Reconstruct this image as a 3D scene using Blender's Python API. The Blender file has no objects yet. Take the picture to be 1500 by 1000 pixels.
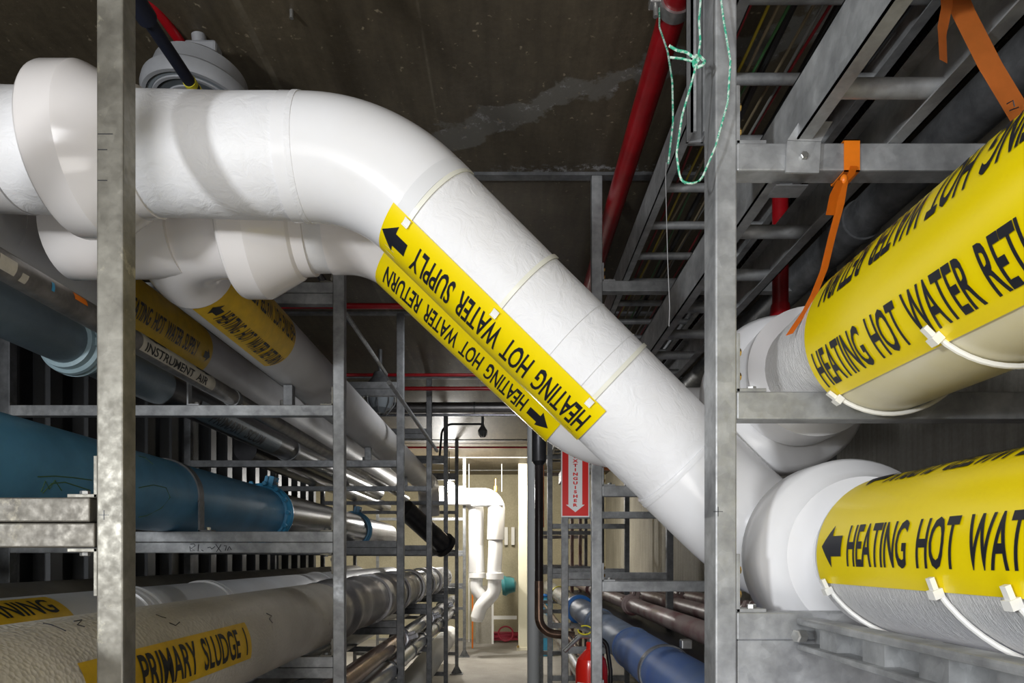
import bpy, bmesh, math, random
from mathutils import Vector, Matrix, noise
random.seed(7)
SC = bpy.context.scene
COL = SC.collection
H = 1.48                      # eye height
# ------------------------------------------------------------------ camera, world, lights, exposure
cam = bpy.data.objects.new('camera', bpy.data.cameras.new('camera'))
COL.objects.link(cam)
cam.location = (0, 0, H)
cam.rotation_euler = (math.pi/2, 0, 0)
cam.data.sensor_width = 36; cam.data.lens = 24
cam.data.shift_x = 5/1500; cam.data.shift_y = 316/1500
cam.data.clip_start = 0.02
SC.camera = cam
SC.view_settings.view_transform = 'Standard'
SC.view_settings.look = 'None'
SC.view_settings.exposure = 0.4
SC.view_settings.gamma = 1
SC.view_settings.use_curve_mapping = False
W = bpy.data.worlds.new('world'); SC.world = W
W.use_nodes = True
W.node_tree.nodes['Background'].inputs[0].default_value = (.85, .9, 1, 1)
W.node_tree.nodes['Background'].inputs[1].default_value = 0.05

def lamp(name, kind, loc, power, color=(1, 1, 1), size=.2, target=None, spot=None, blend=.5, size_y=None):
    L = bpy.data.lights.new(name, kind); L.energy = power; L.color = color
    if kind == 'AREA':
        L.size = size
        if size_y: L.shape = 'RECTANGLE'; L.size_y = size_y
    elif kind in ('POINT', 'SPOT'): L.shadow_soft_size = size
    if spot: L.spot_size = spot; L.spot_blend = blend
    o = bpy.data.objects.new(name, L); COL.objects.link(o); o.location = loc
    if target is not None:
        o.rotation_euler = (Vector(target)-Vector(loc)).to_track_quat('-Z', 'Y').to_euler()
    return o
lamp('work_light', 'AREA', (-1.85, -1.0, H+.22), 33, (.93, .96, 1), .2, (.0, 1.5, H+.3))
lamp('fill_light', 'AREA', (-.30, -.9, H+.45), 15, (.96, .97, 1), .7, (.55, 1.3, H+.2))
lamp('left_fill_light', 'AREA', (-1.0, -.9, H+.3), 2.5, (1, .97, .92), .8, (-1.3, 3, H+.2))
lamp('bounce_light', 'AREA', (.1, -.7, .35), 11, (1, .97, .93), .9, (.1, 1.9, 2.97))
lamp('aisle_lamp_light', 'POINT', (-.835, 9.62, H+.88), 60, (1, .98, .95), .05)
lamp('back_room_fill_light', 'AREA', (-.3, 9.9, 2.85), 80, (1, .93, .78), 1.2, (-.3, 11.2, 0.6))  # added fill that brightens the far room and risers, no visible source
lamp('side_room_light', 'AREA', (-3.2, 9.3, 2.7), 40, (1, .95, .82), 1.2, (-3.0, 9.5, 0))
lamp('aisle_fill_light', 'AREA', (-.1, 3.9, 2.9), 11, (.95, .97, 1), .5, (.3, 5.2, .4))  # added fill to brighten the grey riser, no fitting hangs here

# ------------------------------------------------------------------ helpers
def V(x, d, z): return Vector((x, d, z+H))
def P(px, py, d): return Vector(((px-745)*d/1000, d, H+(816-py)*d/1000))

def nmat(name):
    m = bpy.data.materials.new(name); m.use_nodes = True
    nt = m.node_tree; b = nt.nodes['Principled BSDF']
    return m, nt, b
def ramp(nt, fac, stops):
    r = nt.nodes.new('ShaderNodeValToRGB')
    while len(r.color_ramp.elements) < len(stops): r.color_ramp.elements.new(.5)
    for e, (p, c) in zip(r.color_ramp.elements, stops):
        e.position = p; e.color = (*c, 1)
    nt.links.new(fac, r.inputs[0]); return r.outputs[0]
def noisen(nt, scale, detail=4, rough=.55, vec=None, stretch=None, dist=0):
    n = nt.nodes.new('ShaderNodeTexNoise'); n.inputs['Scale'].default_value = scale
    n.inputs['Detail'].default_value = detail; n.inputs['Roughness'].default_value = rough
    n.inputs['Distortion'].default_value = dist
    if vec is None:
        g = nt.nodes.new('ShaderNodeNewGeometry'); vec = g.outputs['Position']
    if stretch:
        mp = nt.nodes.new('ShaderNodeMapping'); mp.inputs['Scale'].default_value = stretch
        nt.links.new(vec, mp.inputs['Vector']); vec = mp.outputs[0]
    nt.links.new(vec, n.inputs['Vector'])
    return n.outputs['Fac']
def bump(nt, b, h, strength=.2, dist=.01):
    n = nt.nodes.new('ShaderNodeBump'); n.inputs['Strength'].default_value = strength
    n.inputs['Distance'].default_value = dist
    nt.links.new(h, n.inputs['Height']); nt.links.new(n.outputs[0], b.inputs['Normal'])
def mixc(nt, fac, a, c):
    m = nt.nodes.new('ShaderNodeMix'); m.data_type = 'RGBA'
    nt.links.new(fac, m.inputs[0]) if not isinstance(fac, float) else None
    for s, v in ((6, a), (7, c)):
        if isinstance(v, tuple): m.inputs[s].default_value = (*v, 1)
        else: nt.links.new(v, m.inputs[s])
    return m.outputs[2]
def simple(name, c, rough=.5, metal=0, var=.0, scale=6, bstr=0, bscale=60, bdist=.003, coat=0, c2=None, stretch=None, lo=.35, hi=.65):
    m, nt, b = nmat(name)
    b.inputs['Base Color'].default_value = (*c, 1)
    b.inputs['Roughness'].default_value = rough; b.inputs['Metallic'].default_value = metal
    b.inputs['Coat Weight'].default_value = coat
    if var or c2:
        d = c2 if c2 else tuple(x*(1-var) for x in c)
        nt.links.new(ramp(nt, noisen(nt, scale, 5, .6, stretch=stretch), [(lo, d), (hi, c)]), b.inputs['Base Color'])
    if bstr: bump(nt, b, noisen(nt, bscale, 3), bstr, bdist)
    return m
def galv(name, c1, c2, c3=None):
    m, nt, b = nmat(name)
    n1 = noisen(nt, 14, 6, .6); n2 = noisen(nt, 70, 3, .5)
    v = nt.nodes.new('ShaderNodeTexVoronoi'); v.inputs['Scale'].default_value = 45
    g = nt.nodes.new('ShaderNodeNewGeometry'); nt.links.new(g.outputs['Position'], v.inputs['Vector'])
    base = ramp(nt, n1, [(.3, c1), (.5, tuple((a+c)/2 for a, c in zip(c1, c2))), (.68, c2)])
    sp = ramp(nt, v.outputs['Color'], [(0, (.78, .78, .78)), (1, (1.12, 1.12, 1.12))])
    mm = nt.nodes.new('ShaderNodeMix'); mm.data_type = 'RGBA'; mm.blend_type = 'MULTIPLY'; mm.inputs[0].default_value = .55
    nt.links.new(base, mm.inputs[6]); nt.links.new(sp, mm.inputs[7])
    col = mm.outputs[2]
    if c3:
        st = ramp(nt, noisen(nt, 9, 6, .7), [(.6, (0, 0, 0)), (.68, (1, 1, 1))])
        col = mixc(nt, st, col, c3)
    nt.links.new(col, b.inputs['Base Color'])
    b.inputs['Metallic'].default_value = .45
    b.inputs['Specular IOR Level'].default_value = .4
    nt.links.new(ramp(nt, n2, [(.3, (.38,)*3), (.7, (.6,)*3)]), b.inputs['Roughness'])
    bump(nt, b, n2, .12, .002)
    return m
M = {}
M['galv'] = galv('galvanized_steel', (.26, .265, .27), (.52, .53, .53))
M['galv_old'] = galv('weathered_galvanized_steel', (.15, .14, .115), (.31, .295, .25), (.44, .41, .31))
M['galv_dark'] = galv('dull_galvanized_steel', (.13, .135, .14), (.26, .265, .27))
M['galv_brown_shaded'] = galv('brown_weathered_shaded_steel', (.10, .09, .075), (.19, .175, .145), (.26, .235, .18))  # aged brown steel, darkened further to stand in for shade on the near bars
M['zinc'] = simple('bright_zinc', (.62, .62, .6), .3, .8, .3, 30)
def jacket(name, c, c2, rough, crinkle, bscale=25, stain=None):
    m, nt, b = nmat(name)
    col = ramp(nt, noisen(nt, 3.5, 5, .6), [(.3, c2), (.6, c)])
    if stain:
        f = ramp(nt, noisen(nt, 5, 6, .7, dist=.6), [(.52, (0, 0, 0)), (.72, (1, 1, 1))])
        col = mixc(nt, f, col, stain)
    nt.links.new(col, b.inputs['Base Color']); b.inputs['Roughness'].default_value = rough
    a = noisen(nt, bscale, 4, .6, dist=1.2)
    bump(nt, b, a, crinkle, .004)
    return m
M['pvc'] = jacket('glossy_white_jacket', (.86, .86, .87), (.82, .81, .80), .2, .05, 8)
M['cloth'] = jacket('white_paper_jacket', (.82, .82, .83), (.77, .76, .75), .5, .6, 26)
M['pvc_pink'] = jacket('warm_white_jacket', (.80, .765, .74), (.76, .72, .69), .16, .04, 8)
M['cloth_warm'] = jacket('warm_paper_jacket', (.70, .69, .68), (.62, .60, .58), .5, .2, 22)
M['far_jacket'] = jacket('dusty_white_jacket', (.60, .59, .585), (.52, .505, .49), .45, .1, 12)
M['film'] = jacket('yellowed_plastic_wrap', (.80, .76, .62), (.72, .66, .42), .28, .12, 14)
M['cream_band'] = simple('cream_nylon', (.80, .79, .68), .35)
M['seam'] = simple('seam_tape', (.72, .72, .72), .5)
def crinkled():
    m, nt, b = nmat('crinkled_white_wrap')
    b.inputs['Base Color'].default_value = (.8, .79, .77, 1); b.inputs['Roughness'].default_value = .38
    bump(nt, b, noisen(nt, 60, 4, .6, stretch=(.6, 4.2, .8), dist=1.5), .75, .008)
    return m
M['crinkle'] = crinkled()
M['yellow'] = simple('yellow_vinyl', (.93, .72, .0), .28, 0, .06, 3, .05, 12)
M['yellow_old_dim'] = simple('old_dimmed_yellow_vinyl', (.78, .48, .01), .38, 0, .2, 18, .12, 40)  # aged vinyl, with the dim light of the left side mixed into its yellow
M['ink'] = simple('black_ink', (.012, .013, .02), .42)
M['ink_dark'] = simple('worn_black_ink', (.015, .015, .015), .5, 0, 0, 40, c2=(.06, .05, .03), lo=.3, hi=.4)
M['red'] = simple('red_pipe_paint', (.42, .006, .012), .32, 0, .35, 9, .05)
M['red_dusty'] = simple('dusty_red_paint', (.20, .03, .035), .4, 0, 0, 7, .06, c2=(.36, .27, .25), lo=.45, hi=.75)
M['red_ext'] = simple('red_extinguisher_paint', (.85, .025, .015), .22, coat=.3)
M['red_sign'] = simple('red_sign_paint', (.75, .02, .015), .4)
M['white'] = simple('white_paint', (.85, .85, .85), .45)
M['blue'] = simple('blue_pipe_paint', (.10, .32, .52), .38, 0, .25, 5, .06, 40)
M['blue_bright'] = simple('bright_blue_paint', (.06, .36, .62), .35, 0, .15, 12)
M['blue_dusty'] = simple('dusty_blue_paint', (.075, .19, .55), .5, 0, 0, 3, .08, 40, c2=(.17, .26, .46), lo=.35, hi=.7)
M['blue_ring'] = simple('blue_ring_paint', (.03, .2, .6), .4)
M['dust_blue'] = simple('grey_blue_paint', (.19, .25, .36), .45, 0, .3, 8, .05)
M['slate'] = simple('slate_pipe_paint', (.17, .22, .25), .4, 0, .2, 8, .3, 70)
M['pale_slate'] = simple('pale_blue_coupling_paint', (.34, .46, .50), .35, 0, .15, 16)
M['dark_pipe'] = simple('dark_steel_pipe', (.09, .09, .095), .28, .7, .3, 10, .1, 40)
M['foil'] = simple('aluminium_wrap', (.36, .35, .35), .34, .8, .3, 8, .2, 40, .004)
M['steel_pipe'] = simple('shiny_steel_pipe', (.50, .51, .55), .24, .9, .3, 12, .1, 30)
M['copper'] = simple('brown_metal_pipe', (.40, .26, .19), .24, .85, .5, 6, .1, 30)
def tan_mat():
    m, nt, b = nmat('tan_mesh_wrap')
    col = ramp(nt, noisen(nt, 4, 5, .6), [(.3, (.46, .42, .34)), (.65, (.62, .57, .48))])
    br = ramp(nt, noisen(nt, 12, 4, .7), [(.66, (0, 0, 0)), (.74, (1, 1, 1))])
    nt.links.new(mixc(nt, br, col, (.28, .2, .12)), b.inputs['Base Color'])
    b.inputs['Roughness'].default_value = .42
    v = nt.nodes.new('ShaderNodeTexVoronoi'); v.inputs['Scale'].default_value = 110
    g = nt.nodes.new('ShaderNodeNewGeometry'); nt.links.new(g.outputs['Position'], v.inputs['Vector'])
    bump(nt, b, v.outputs['Distance'], .5, .003)
    return m
M['tan'] = tan_mat()
M['tan_dark'] = simple('dull_tan_wrap', (.26, .23, .18), .5, 0, .3, 5, .2, 60)
M['white_pipe'] = jacket('white_mesh_wrap', (.70, .70, .70), (.62, .61, .60), .45, .3, 60)
M['old_steel'] = simple('scratched_grey_steel', (.30, .28, .26), .36, .5, .5, 16, .1, 40)
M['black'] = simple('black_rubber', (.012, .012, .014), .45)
M['black_gloss'] = simple('black_pipe_paint', (.025, .018, .018), .22, 0, .3, 5)
M['navy'] = simple('dark_navy_conduit', (.018, .022, .04), .4)
M['fixture'] = simple('grey_enamel', (.46, .47, .49), .35, .2, .15, 10)
M['fix_dark'] = simple('grey_gasket', (.24, .27, .29), .45)
M['orange'] = simple('orange_ribbon', (.90, .22, .01), .4, 0, .15, 20)
M['orange2'] = simple('pale_orange_strap', (.76, .23, .045), .38, 0, .3, 9)
M['twine'] = simple('green_white_twine', (.62, .78, .68), .6, 0, 0, 120, c2=(.04, .42, .25), lo=.45, hi=.55)
M['wire'] = simple('thin_wire', (.5, .5, .5), .4, .5)
M['tie'] = simple('white_nylon', (.86, .85, .80), .35)
M['cream_col'] = simple('cream_paint', (.80, .75, .58), .45)
M['grey_pipe'] = simple('light_grey_pipe', (.60, .62, .62), .4)
M['teal'] = simple('teal_valve_paint', (.03, .16, .17), .4)
M['hose'] = simple('red_rubber_hose', (.45, .04, .08), .4)
M['brass'] = simple('brass', (.6, .4, .12), .3, .9)
M['tag'] = simple('yellow_plastic_tag', (.85, .75, .05), .4)
M['paper'] = simple('aged_cream_label', (.62, .57, .47), .5, 0, .3, 14)
M['clear'] = simple('clear_vinyl', (.75, .75, .62), .15)
def glow():
    m, nt, b = nmat('lamp_glow'); b.inputs['Emission Color'].default_value = (1, .97, .9, 1)
    b.inputs['Emission Strength'].default_value = 60; return m
M['glow'] = glow()
for nm, c in (('wire_red', (.25, .01, .015)), ('wire_yellow', (.4, .3, .02)), ('wire_tan', (.25, .2, .12)), ('wire_green', (.05, .16, .05)), ('wire_black', (.01, .01, .01)), ('wire_white', (.25, .25, .23))):
    M[nm] = simple(nm, c, .4)
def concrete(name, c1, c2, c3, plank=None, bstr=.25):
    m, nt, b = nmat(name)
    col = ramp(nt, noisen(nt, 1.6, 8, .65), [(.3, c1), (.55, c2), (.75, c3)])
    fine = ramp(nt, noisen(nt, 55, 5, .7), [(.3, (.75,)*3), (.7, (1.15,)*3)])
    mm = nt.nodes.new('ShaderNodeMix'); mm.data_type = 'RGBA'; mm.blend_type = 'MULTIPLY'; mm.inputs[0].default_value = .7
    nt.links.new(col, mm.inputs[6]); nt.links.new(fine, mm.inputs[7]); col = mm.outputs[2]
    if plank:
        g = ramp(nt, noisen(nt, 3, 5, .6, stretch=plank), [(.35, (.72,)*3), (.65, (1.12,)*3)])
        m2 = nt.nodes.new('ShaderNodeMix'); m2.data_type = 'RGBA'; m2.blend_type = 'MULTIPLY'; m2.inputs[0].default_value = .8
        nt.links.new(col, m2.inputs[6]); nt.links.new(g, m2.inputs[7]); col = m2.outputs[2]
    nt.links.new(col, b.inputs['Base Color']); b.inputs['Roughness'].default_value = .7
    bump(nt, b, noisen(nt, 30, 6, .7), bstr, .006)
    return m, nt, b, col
M['floor'] = concrete('floor_concrete', (.24, .225, .20), (.33, .31, .285), (.40, .38, .35))[0]
M['wall'] = concrete('wall_concrete', (.26, .245, .205), (.33, .31, .265), (.40, .375, .32), (1, 12, .5))[0]
M['back_wall'] = concrete('cream_concrete', (.36, .325, .225), (.45, .41, .29), (.52, .48, .35))[0]
def ceiling_mat():
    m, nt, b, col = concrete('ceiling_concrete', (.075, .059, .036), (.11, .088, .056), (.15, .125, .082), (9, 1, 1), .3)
    N = nt.nodes.new; L = nt.links.new
    def math_(op, a, c=None, clamp=False):
        n = N('ShaderNodeMath'); n.operation = op; n.use_clamp = clamp
        for i, v in enumerate((a, c)):
            if v is None: continue
            if isinstance(v, (int, float)): n.inputs[i].default_value = v
            else: L(v, n.inputs[i])
        return n.outputs[0]
    g = N('ShaderNodeNewGeometry'); s = N('ShaderNodeSeparateXYZ'); L(g.outputs['Position'], s.inputs[0])
    x, y = s.outputs[0], s.outputs[1]
    warp = math_('MULTIPLY', math_('SUBTRACT', noisen(nt, 7, 6, .65), .5), .30)
    warp2 = math_('MULTIPLY', math_('SUBTRACT', noisen(nt, 2.3, 4, .6), .5), .25)
    ax, ay, bx, by = -.33, 2.46, .62, 2.02
    ln = math.hypot(bx-ax, by-ay); dx, dy = (bx-ax)/ln, (by-ay)/ln
    u = math_('ADD', math_('MULTIPLY', math_('SUBTRACT', x, ax), dx), math_('MULTIPLY', math_('SUBTRACT', y, ay), dy))
    v = math_('SUBTRACT', math_('MULTIPLY', math_('SUBTRACT', y, ay), dx), math_('MULTIPLY', math_('SUBTRACT', x, ax), dy))
    v = math_('ADD', math_('ADD', v, warp), warp2)
    band = math_('MULTIPLY', math_('SUBTRACT', .055, math_('ABSOLUTE', v)), 60, True)
    along = math_('MULTIPLY', math_('MULTIPLY', math_('ADD', u, 0.05), 14, True), math_('MULTIPLY', math_('SUBTRACT', ln+.5, u), 8, True))
    mask = math_('MULTIPLY', band, along)
    col = mixc(nt, math_('MULTIPLY', mask, .75), col, (.185, .18, .16))
    fleck = math_('MULTIPLY', math_('MULTIPLY', math_('SUBTRACT', noisen(nt, 24, 6, .75), .57), 12, True), mask)
    col = mixc(nt, fleck, col, (.36, .36, .36))
    # pale deposits beside the embedded channel
    e = math_('MULTIPLY', math_('SUBTRACT', .03, math_('ABSOLUTE', math_('ADD', math_('SUBTRACT', y, 2.62), math_('MULTIPLY', warp, .3)))), 60, True)
    ef = math_('MULTIPLY', math_('MULTIPLY', e, math_('MULTIPLY', math_('SUBTRACT', x, -.1), 4, True)), math_('MULTIPLY', math_('SUBTRACT', noisen(nt, 40, 5, .7), .5), 10, True))
    col = mixc(nt, ef, col, (.4, .4, .4))
    # small pale pits
    pit = math_('MULTIPLY', math_('SUBTRACT', noisen(nt, 48, 2, .5), .69), 14, True)
    col = mixc(nt, pit, col, (.30, .25, .17))
    # form seams running along the aisle
    for sx, w in ((-.73, .012), (-.245, .005), (1.0, .006)):
        sm = math_('MULTIPLY', math_('SUBTRACT', w, math_('ABSOLUTE', math_('SUBTRACT', x, sx))), 300, True)
        sm = math_('MULTIPLY', sm, ramp(nt, noisen(nt, 12, 5, .7), [(.35, (0,)*3), (.6, (.7,)*3)]))
        col = mixc(nt, sm, col, (.19, .165, .12))
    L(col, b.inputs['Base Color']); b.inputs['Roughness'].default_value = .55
    return m
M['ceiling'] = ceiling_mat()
M['ribbed'] = simple('dark_ribbed_panel', (.045, .048, .052), .4, .2, .4, 3, .05)

# ---- mesh builders
def newobj(name, bm, mat=None, parent=None, smooth=False, angle=None):
    me = bpy.data.meshes.new(name)
    bm.normal_update()
    bm.to_mesh(me); bm.free()
    if smooth:
        for p in me.polygons: p.use_smooth = True
        if angle: me.set_sharp_from_angle(angle=math.radians(angle))
    o = bpy.data.objects.new(name, me); COL.objects.link(o)
    for m_ in (mat if isinstance(mat, (list, tuple)) else [mat]):
        if m_: me.materials.append(M[m_])
    if parent:
        o.parent = parent
        o.matrix_parent_inverse = Matrix.Translation(-parent.location)
    return o
def tag(o, label=None, cat=None, group=None, kind=None):
    if label: o['label'] = label
    if cat: o['category'] = cat
    if group: o['group'] = group
    if kind: o['kind'] = kind
    return o
def thing(name, label, cat, loc=(0, 0, 0), group=None):
    o = bpy.data.objects.new(name, None); COL.objects.link(o); o.location = loc
    o.empty_display_size = .1
    return tag(o, label, cat, group)
def bxm(bm, a, b, bev=0, mat=None):
    """box between corners a, b; mat: optional Matrix applied"""
    lo = [min(p, q) for p, q in zip(a, b)]; hi = [max(p, q) for p, q in zip(a, b)]
    r = bmesh.ops.create_cube(bm, size=1)
    vs = r['verts']
    for v in vs:
        v.co = Vector([lo[i]+(v.co[i]+.5)*(hi[i]-lo[i]) for i in range(3)])
    if bev:
        es = list({e for v in vs for e in v.link_edges})
        rr = bmesh.ops.bevel(bm, geom=es, offset=bev, segments=2, affect='EDGES', profile=.5)
        vs = list({v for f in rr['faces'] for v in f.verts} | {v for v in vs if v.is_valid})
    if mat is not None:
        for v in vs: v.co = mat @ v.co
    return vs
def box(name, a, b, m, parent=None, bev=0):
    bm = bmesh.new(); bxm(bm, a, b, bev)
    return newobj(name, bm, m, parent)
def basis(a):
    a = a.normalized()
    u = Vector((0, 0, 1)) if abs(a.z) < .9 else Vector((1, 0, 0))
    e1 = a.cross(u).normalized(); e2 = a.cross(e1).normalized()
    return a, e1, e2
def fillet(pts, rads, n=14):
    """polyline -> with rounded corners"""
    out = [pts[0].copy()]
    for i in range(1, len(pts)-1):
        p0, p1, p2 = pts[i-1], pts[i], pts[i+1]
        r = rads[i-1] if isinstance(rads, (list, tuple)) else rads
        d1 = (p0-p1); d2 = (p2-p1); l1, l2 = d1.length, d2.length
        d1 = d1/l1; d2 = d2/l2
        ang = d1.angle(d2)
        if ang > math.pi-.02 or r <= 0: out.append(p1.copy()); continue
        t = r/math.tan(ang/2); t = min(t, l1*.95, l2*.95); r = t*math.tan(ang/2)
        A = p1+d1*t; B = p1+d2*t
        c = p1+(d1+d2).normalized()*(r/math.sin(ang/2))
        va, vb = A-c, B-c
        tot = va.angle(vb)
        for k in range(n+1):
            f = k/n
            out.append(c+(va*math.sin((1-f)*tot)+vb*math.sin(f*tot))/math.sin(tot))
    out.append(pts[-1].copy())
    return out
def sweep(bm, path, r, seg=32, cap=True, flat=None):
    """tube along path; r float or list; flat=(w,h) rectangle section"""
    n = len(path)
    ts = []
    for i in range(n):
        a = path[max(i-1, 0)]; b = path[min(i+1, n-1)]
        if 0 < i < n-1:
            t = (path[i]-path[i-1]).normalized()+(path[i+1]-path[i]).normalized()
        else: t = b-a
        ts.append(t.normalized())
    a, e1, e2 = basis(ts[0])
    rings = []
    for i in range(n):
        if i:
            q = ts[i-1].rotation_difference(ts[i]); e1 = q @ e1; e2 = q @ e2
        rr = r[i] if isinstance(r, (list, tuple)) else r
        if flat:
            w, h = flat
            sec = [(w/2, h/2), (-w/2, h/2), (-w/2, -h/2), (w/2, -h/2)]
            rings.append([bm.verts.new(path[i]+e1*x+e2*y) for x, y in sec])
        else:
            rings.append([bm.verts.new(path[i]+(e1*math.cos(2*math.pi*k/seg)+e2*math.sin(2*math.pi*k/seg))*rr) for k in range(seg)])
    m = len(rings[0])
    for i in range(n-1):
        for k in range(m):
            bm.faces.new((rings[i][k], rings[i][(k+1) % m], rings[i+1][(k+1) % m], rings[i+1][k]))
    if cap:
        bm.faces.new(rings[0][::-1]); bm.faces.new(rings[-1])
    bmesh.ops.recalc_face_normals(bm, faces=bm.faces)
def tube(name, path, r, m, parent=None, seg=32, cap=True, wob=0, flat=None):
    bm = bmesh.new(); sweep(bm, path, r, seg, cap, flat)
    if wob:
        for v in bm.verts:
            nn = noise.noise_vector(v.co*7)*wob; v.co += nn
    return newobj(name, bm, m, parent, smooth=True, angle=35)
def straight(name, A, B, r, m, parent=None, seg=32, n=1, wob=0):
    path = [A.lerp(B, i/n) for i in range(n+1)]
    return tube(name, path, r, m, parent, seg, wob=wob)
def lathe(name, O, a, prof, m, parent=None, seg=40, angle=30):
    """profile list of (s, r) along axis a from O"""
    a, e1, e2 = basis(a)
    bm = bmesh.new(); rings = []
    for s, r in prof:
        r = max(r, 1e-4)
        rings.append([bm.verts.new(O+a*s+(e1*math.cos(2*math.pi*k/seg)+e2*math.sin(2*math.pi*k/seg))*r) for k in range(seg)])
    for i in range(len(rings)-1):
        for k in range(seg):
            bm.faces.new((rings[i][k], rings[i][(k+1) % seg], rings[i+1][(k+1) % seg], rings[i+1][k]))
    bm.faces.new(rings[0][::-1]); bm.faces.new(rings[-1])
    bmesh.ops.recalc_face_normals(bm, faces=bm.faces)
    return newobj(name, bm, m, parent, smooth=True, angle=angle)
class Cyl:
    def __init__(s, O, a, r): s.O = O; s.a = a.normalized(); s.r = r
    def hit(s, px, py):
        ro = Vector((0, 0, H)); rd = Vector(((px-745)/1000, 1, (816-py)/1000))
        d = rd-s.a*rd.dot(s.a); o = (ro-s.O); o = o-s.a*o.dot(s.a)
        A = d.dot(d); B = 2*o.dot(d); C = o.dot(o)-s.r**2
        D = B*B-4*A*C
        t = (-B-math.sqrt(max(D, 0)))/(2*A)
        p = ro+rd*t
        ss = (p-s.O).dot(s.a); n = (p-s.O-s.a*ss).normalized()
        return ss, n
def bendmap(bm, cyl, sgn, s0, n0, lift):
    a = cyl.a*sgn; t0 = n0.cross(a).normalized()
    R = cyl.r+lift
    for v in bm.verts:
        th = v.co.y/cyl.r
        v.co = cyl.O+cyl.a*s0+a*v.co.x+(n0*math.cos(th)+t0*math.sin(th))*R
def slice_y(bm, step=.006):
    ys = [v.co.y for v in bm.verts]; y = min(ys)+step
    while y < max(ys)-1e-4:
        bmesh.ops.bisect_plane(bm, geom=bm.verts[:]+bm.edges[:]+bm.faces[:], plane_co=(0, y, 0), plane_no=(0, 1, 0)); y += step
def text_bm(txt, L=None, h=.063, bold=.018, space=1.0):
    cu = bpy.data.curves.new('t', 'FONT'); cu.body = txt; cu.size = 1; cu.offset = bold; cu.space_character = space; cu.space_word = 1.75
    cu.resolution_u = 3
    cu.align_x = 'CENTER'
    o = bpy.data.objects.new('t', cu); COL.objects.link(o)
    dg = bpy.context.evaluated_depsgraph_get(); dg.update()
    me = bpy.data.meshes.new_from_object(o.evaluated_get(dg))
    bm = bmesh.new(); bm.from_mesh(me)
    bpy.data.objects.remove(o); bpy.data.curves.remove(cu); bpy.data.meshes.remove(me)
    xs = [v.co.x for v in bm.verts]; ys = [v.co.y for v in bm.verts]
    cx = (min(xs)+max(xs))/2; cy = (min(ys)+max(ys))/2
    sx = (L/(max(xs)-min(xs))) if L else 1; sy = h/(max(ys)-min(ys))
    if not L: sx = sy
    for v in bm.verts: v.co = Vector(((v.co.x-cx)*sx, (v.co.y-cy)*sy, 0))
    bmesh.ops.remove_doubles(bm, verts=bm.verts, dist=1e-5)
    return bm
def curved_text(cyl, sgn, s0, n0, txt, L, h, parent, m='ink', yoff=0, lift=.0022, bold=.018, name='lettering'):
    bm = text_bm(txt, L, h, bold)
    for v in bm.verts: v.co.y += yoff
    slice_y(bm)
    bendmap(bm, cyl, sgn, s0, n0, lift)
    return newobj(name, bm, m, parent)
def curved_rect(cyl, sgn, s0, n0, x0, x1, y0, y1, parent, m='yellow', lift=.001, name='label', step=.006):
    bm = bmesh.new()
    nx = max(1, int((x1-x0)/.03)); ny = max(2, int((y1-y0)/step))
    g = [[bm.verts.new((x0+(x1-x0)*i/nx, y0+(y1-y0)*j/ny, 0)) for j in range(ny+1)] for i in range(nx+1)]
    for i in range(nx):
        for j in range(ny): bm.faces.new((g[i][j], g[i+1][j], g[i+1][j+1], g[i][j+1]))
    bendmap(bm, cyl, sgn, s0, n0, lift)
    return newobj(name, bm, m, parent, smooth=True)
def curved_arrow(cyl, sgn, s0, n0, x, y, L, h, direction, parent, m='ink', lift=.0022):
    bm = bmesh.new(); d = direction
    pts = [(-L/2, 0), (0, h/2), (0, h*.24), (L/2, h*.24), (L/2, -h*.24), (0, -h*.24), (0, -h/2)]
    pts = [(x+px, y+py) for px, py in pts]
    if d < 0: pts = [(2*x-a, b) for a, b in pts][::-1]
    # split into convex pieces
    if True:
        q = [bm.verts.new((a, b, 0)) for a, b in pts]
        bm.faces.new(q)
        bmesh.ops.triangulate(bm, faces=bm.faces[:])
    slice_y(bm)
    bendmap(bm, cyl, sgn, s0, n0, lift)
    return newobj('arrow', bm, m, parent)
def arc_band(name, cyl, s0, n0, a0, a1, width, thick, m, parent, lift=0, sgn=1):
    """band around cylinder at s0 from angle a0..a1 (rad, from n0)"""
    a = cyl.a; t0 = n0.cross(a*sgn).normalized()
    bm = bmesh.new(); n = max(6, int(abs(a1-a0)/.08)); rings = []
    closed = abs(abs(a1-a0)-2*math.pi) < 1e-3
    for i in range(n if closed else n+1):
        th = a0+(a1-a0)*i/n; d = n0*math.cos(th)+t0*math.sin(th)
        r0 = cyl.r+lift-.001; r1 = cyl.r+lift+thick
        rings.append([bm.verts.new(cyl.O+a*(s0+w)+d*r) for w, r in ((-width/2, r0), (-width/2, r1*.9995), (-width*.35, r1), (width*.35, r1), (width/2, r1*.9995), (width/2, r0))])
    k = len(rings)
    for i in range(k if closed else k-1):
        A, B = rings[i], rings[(i+1) % k]
        for j in range(6): bm.faces.new((A[j], A[(j+1) % 6], B[(j+1) % 6], B[j]))
    if not closed: bm.faces.new(rings[0]); bm.faces.new(rings[-1][::-1])
    bmesh.ops.recalc_face_normals(bm, faces=bm.faces)
    return newobj(name, bm, m, parent, smooth=True, angle=40)
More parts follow.
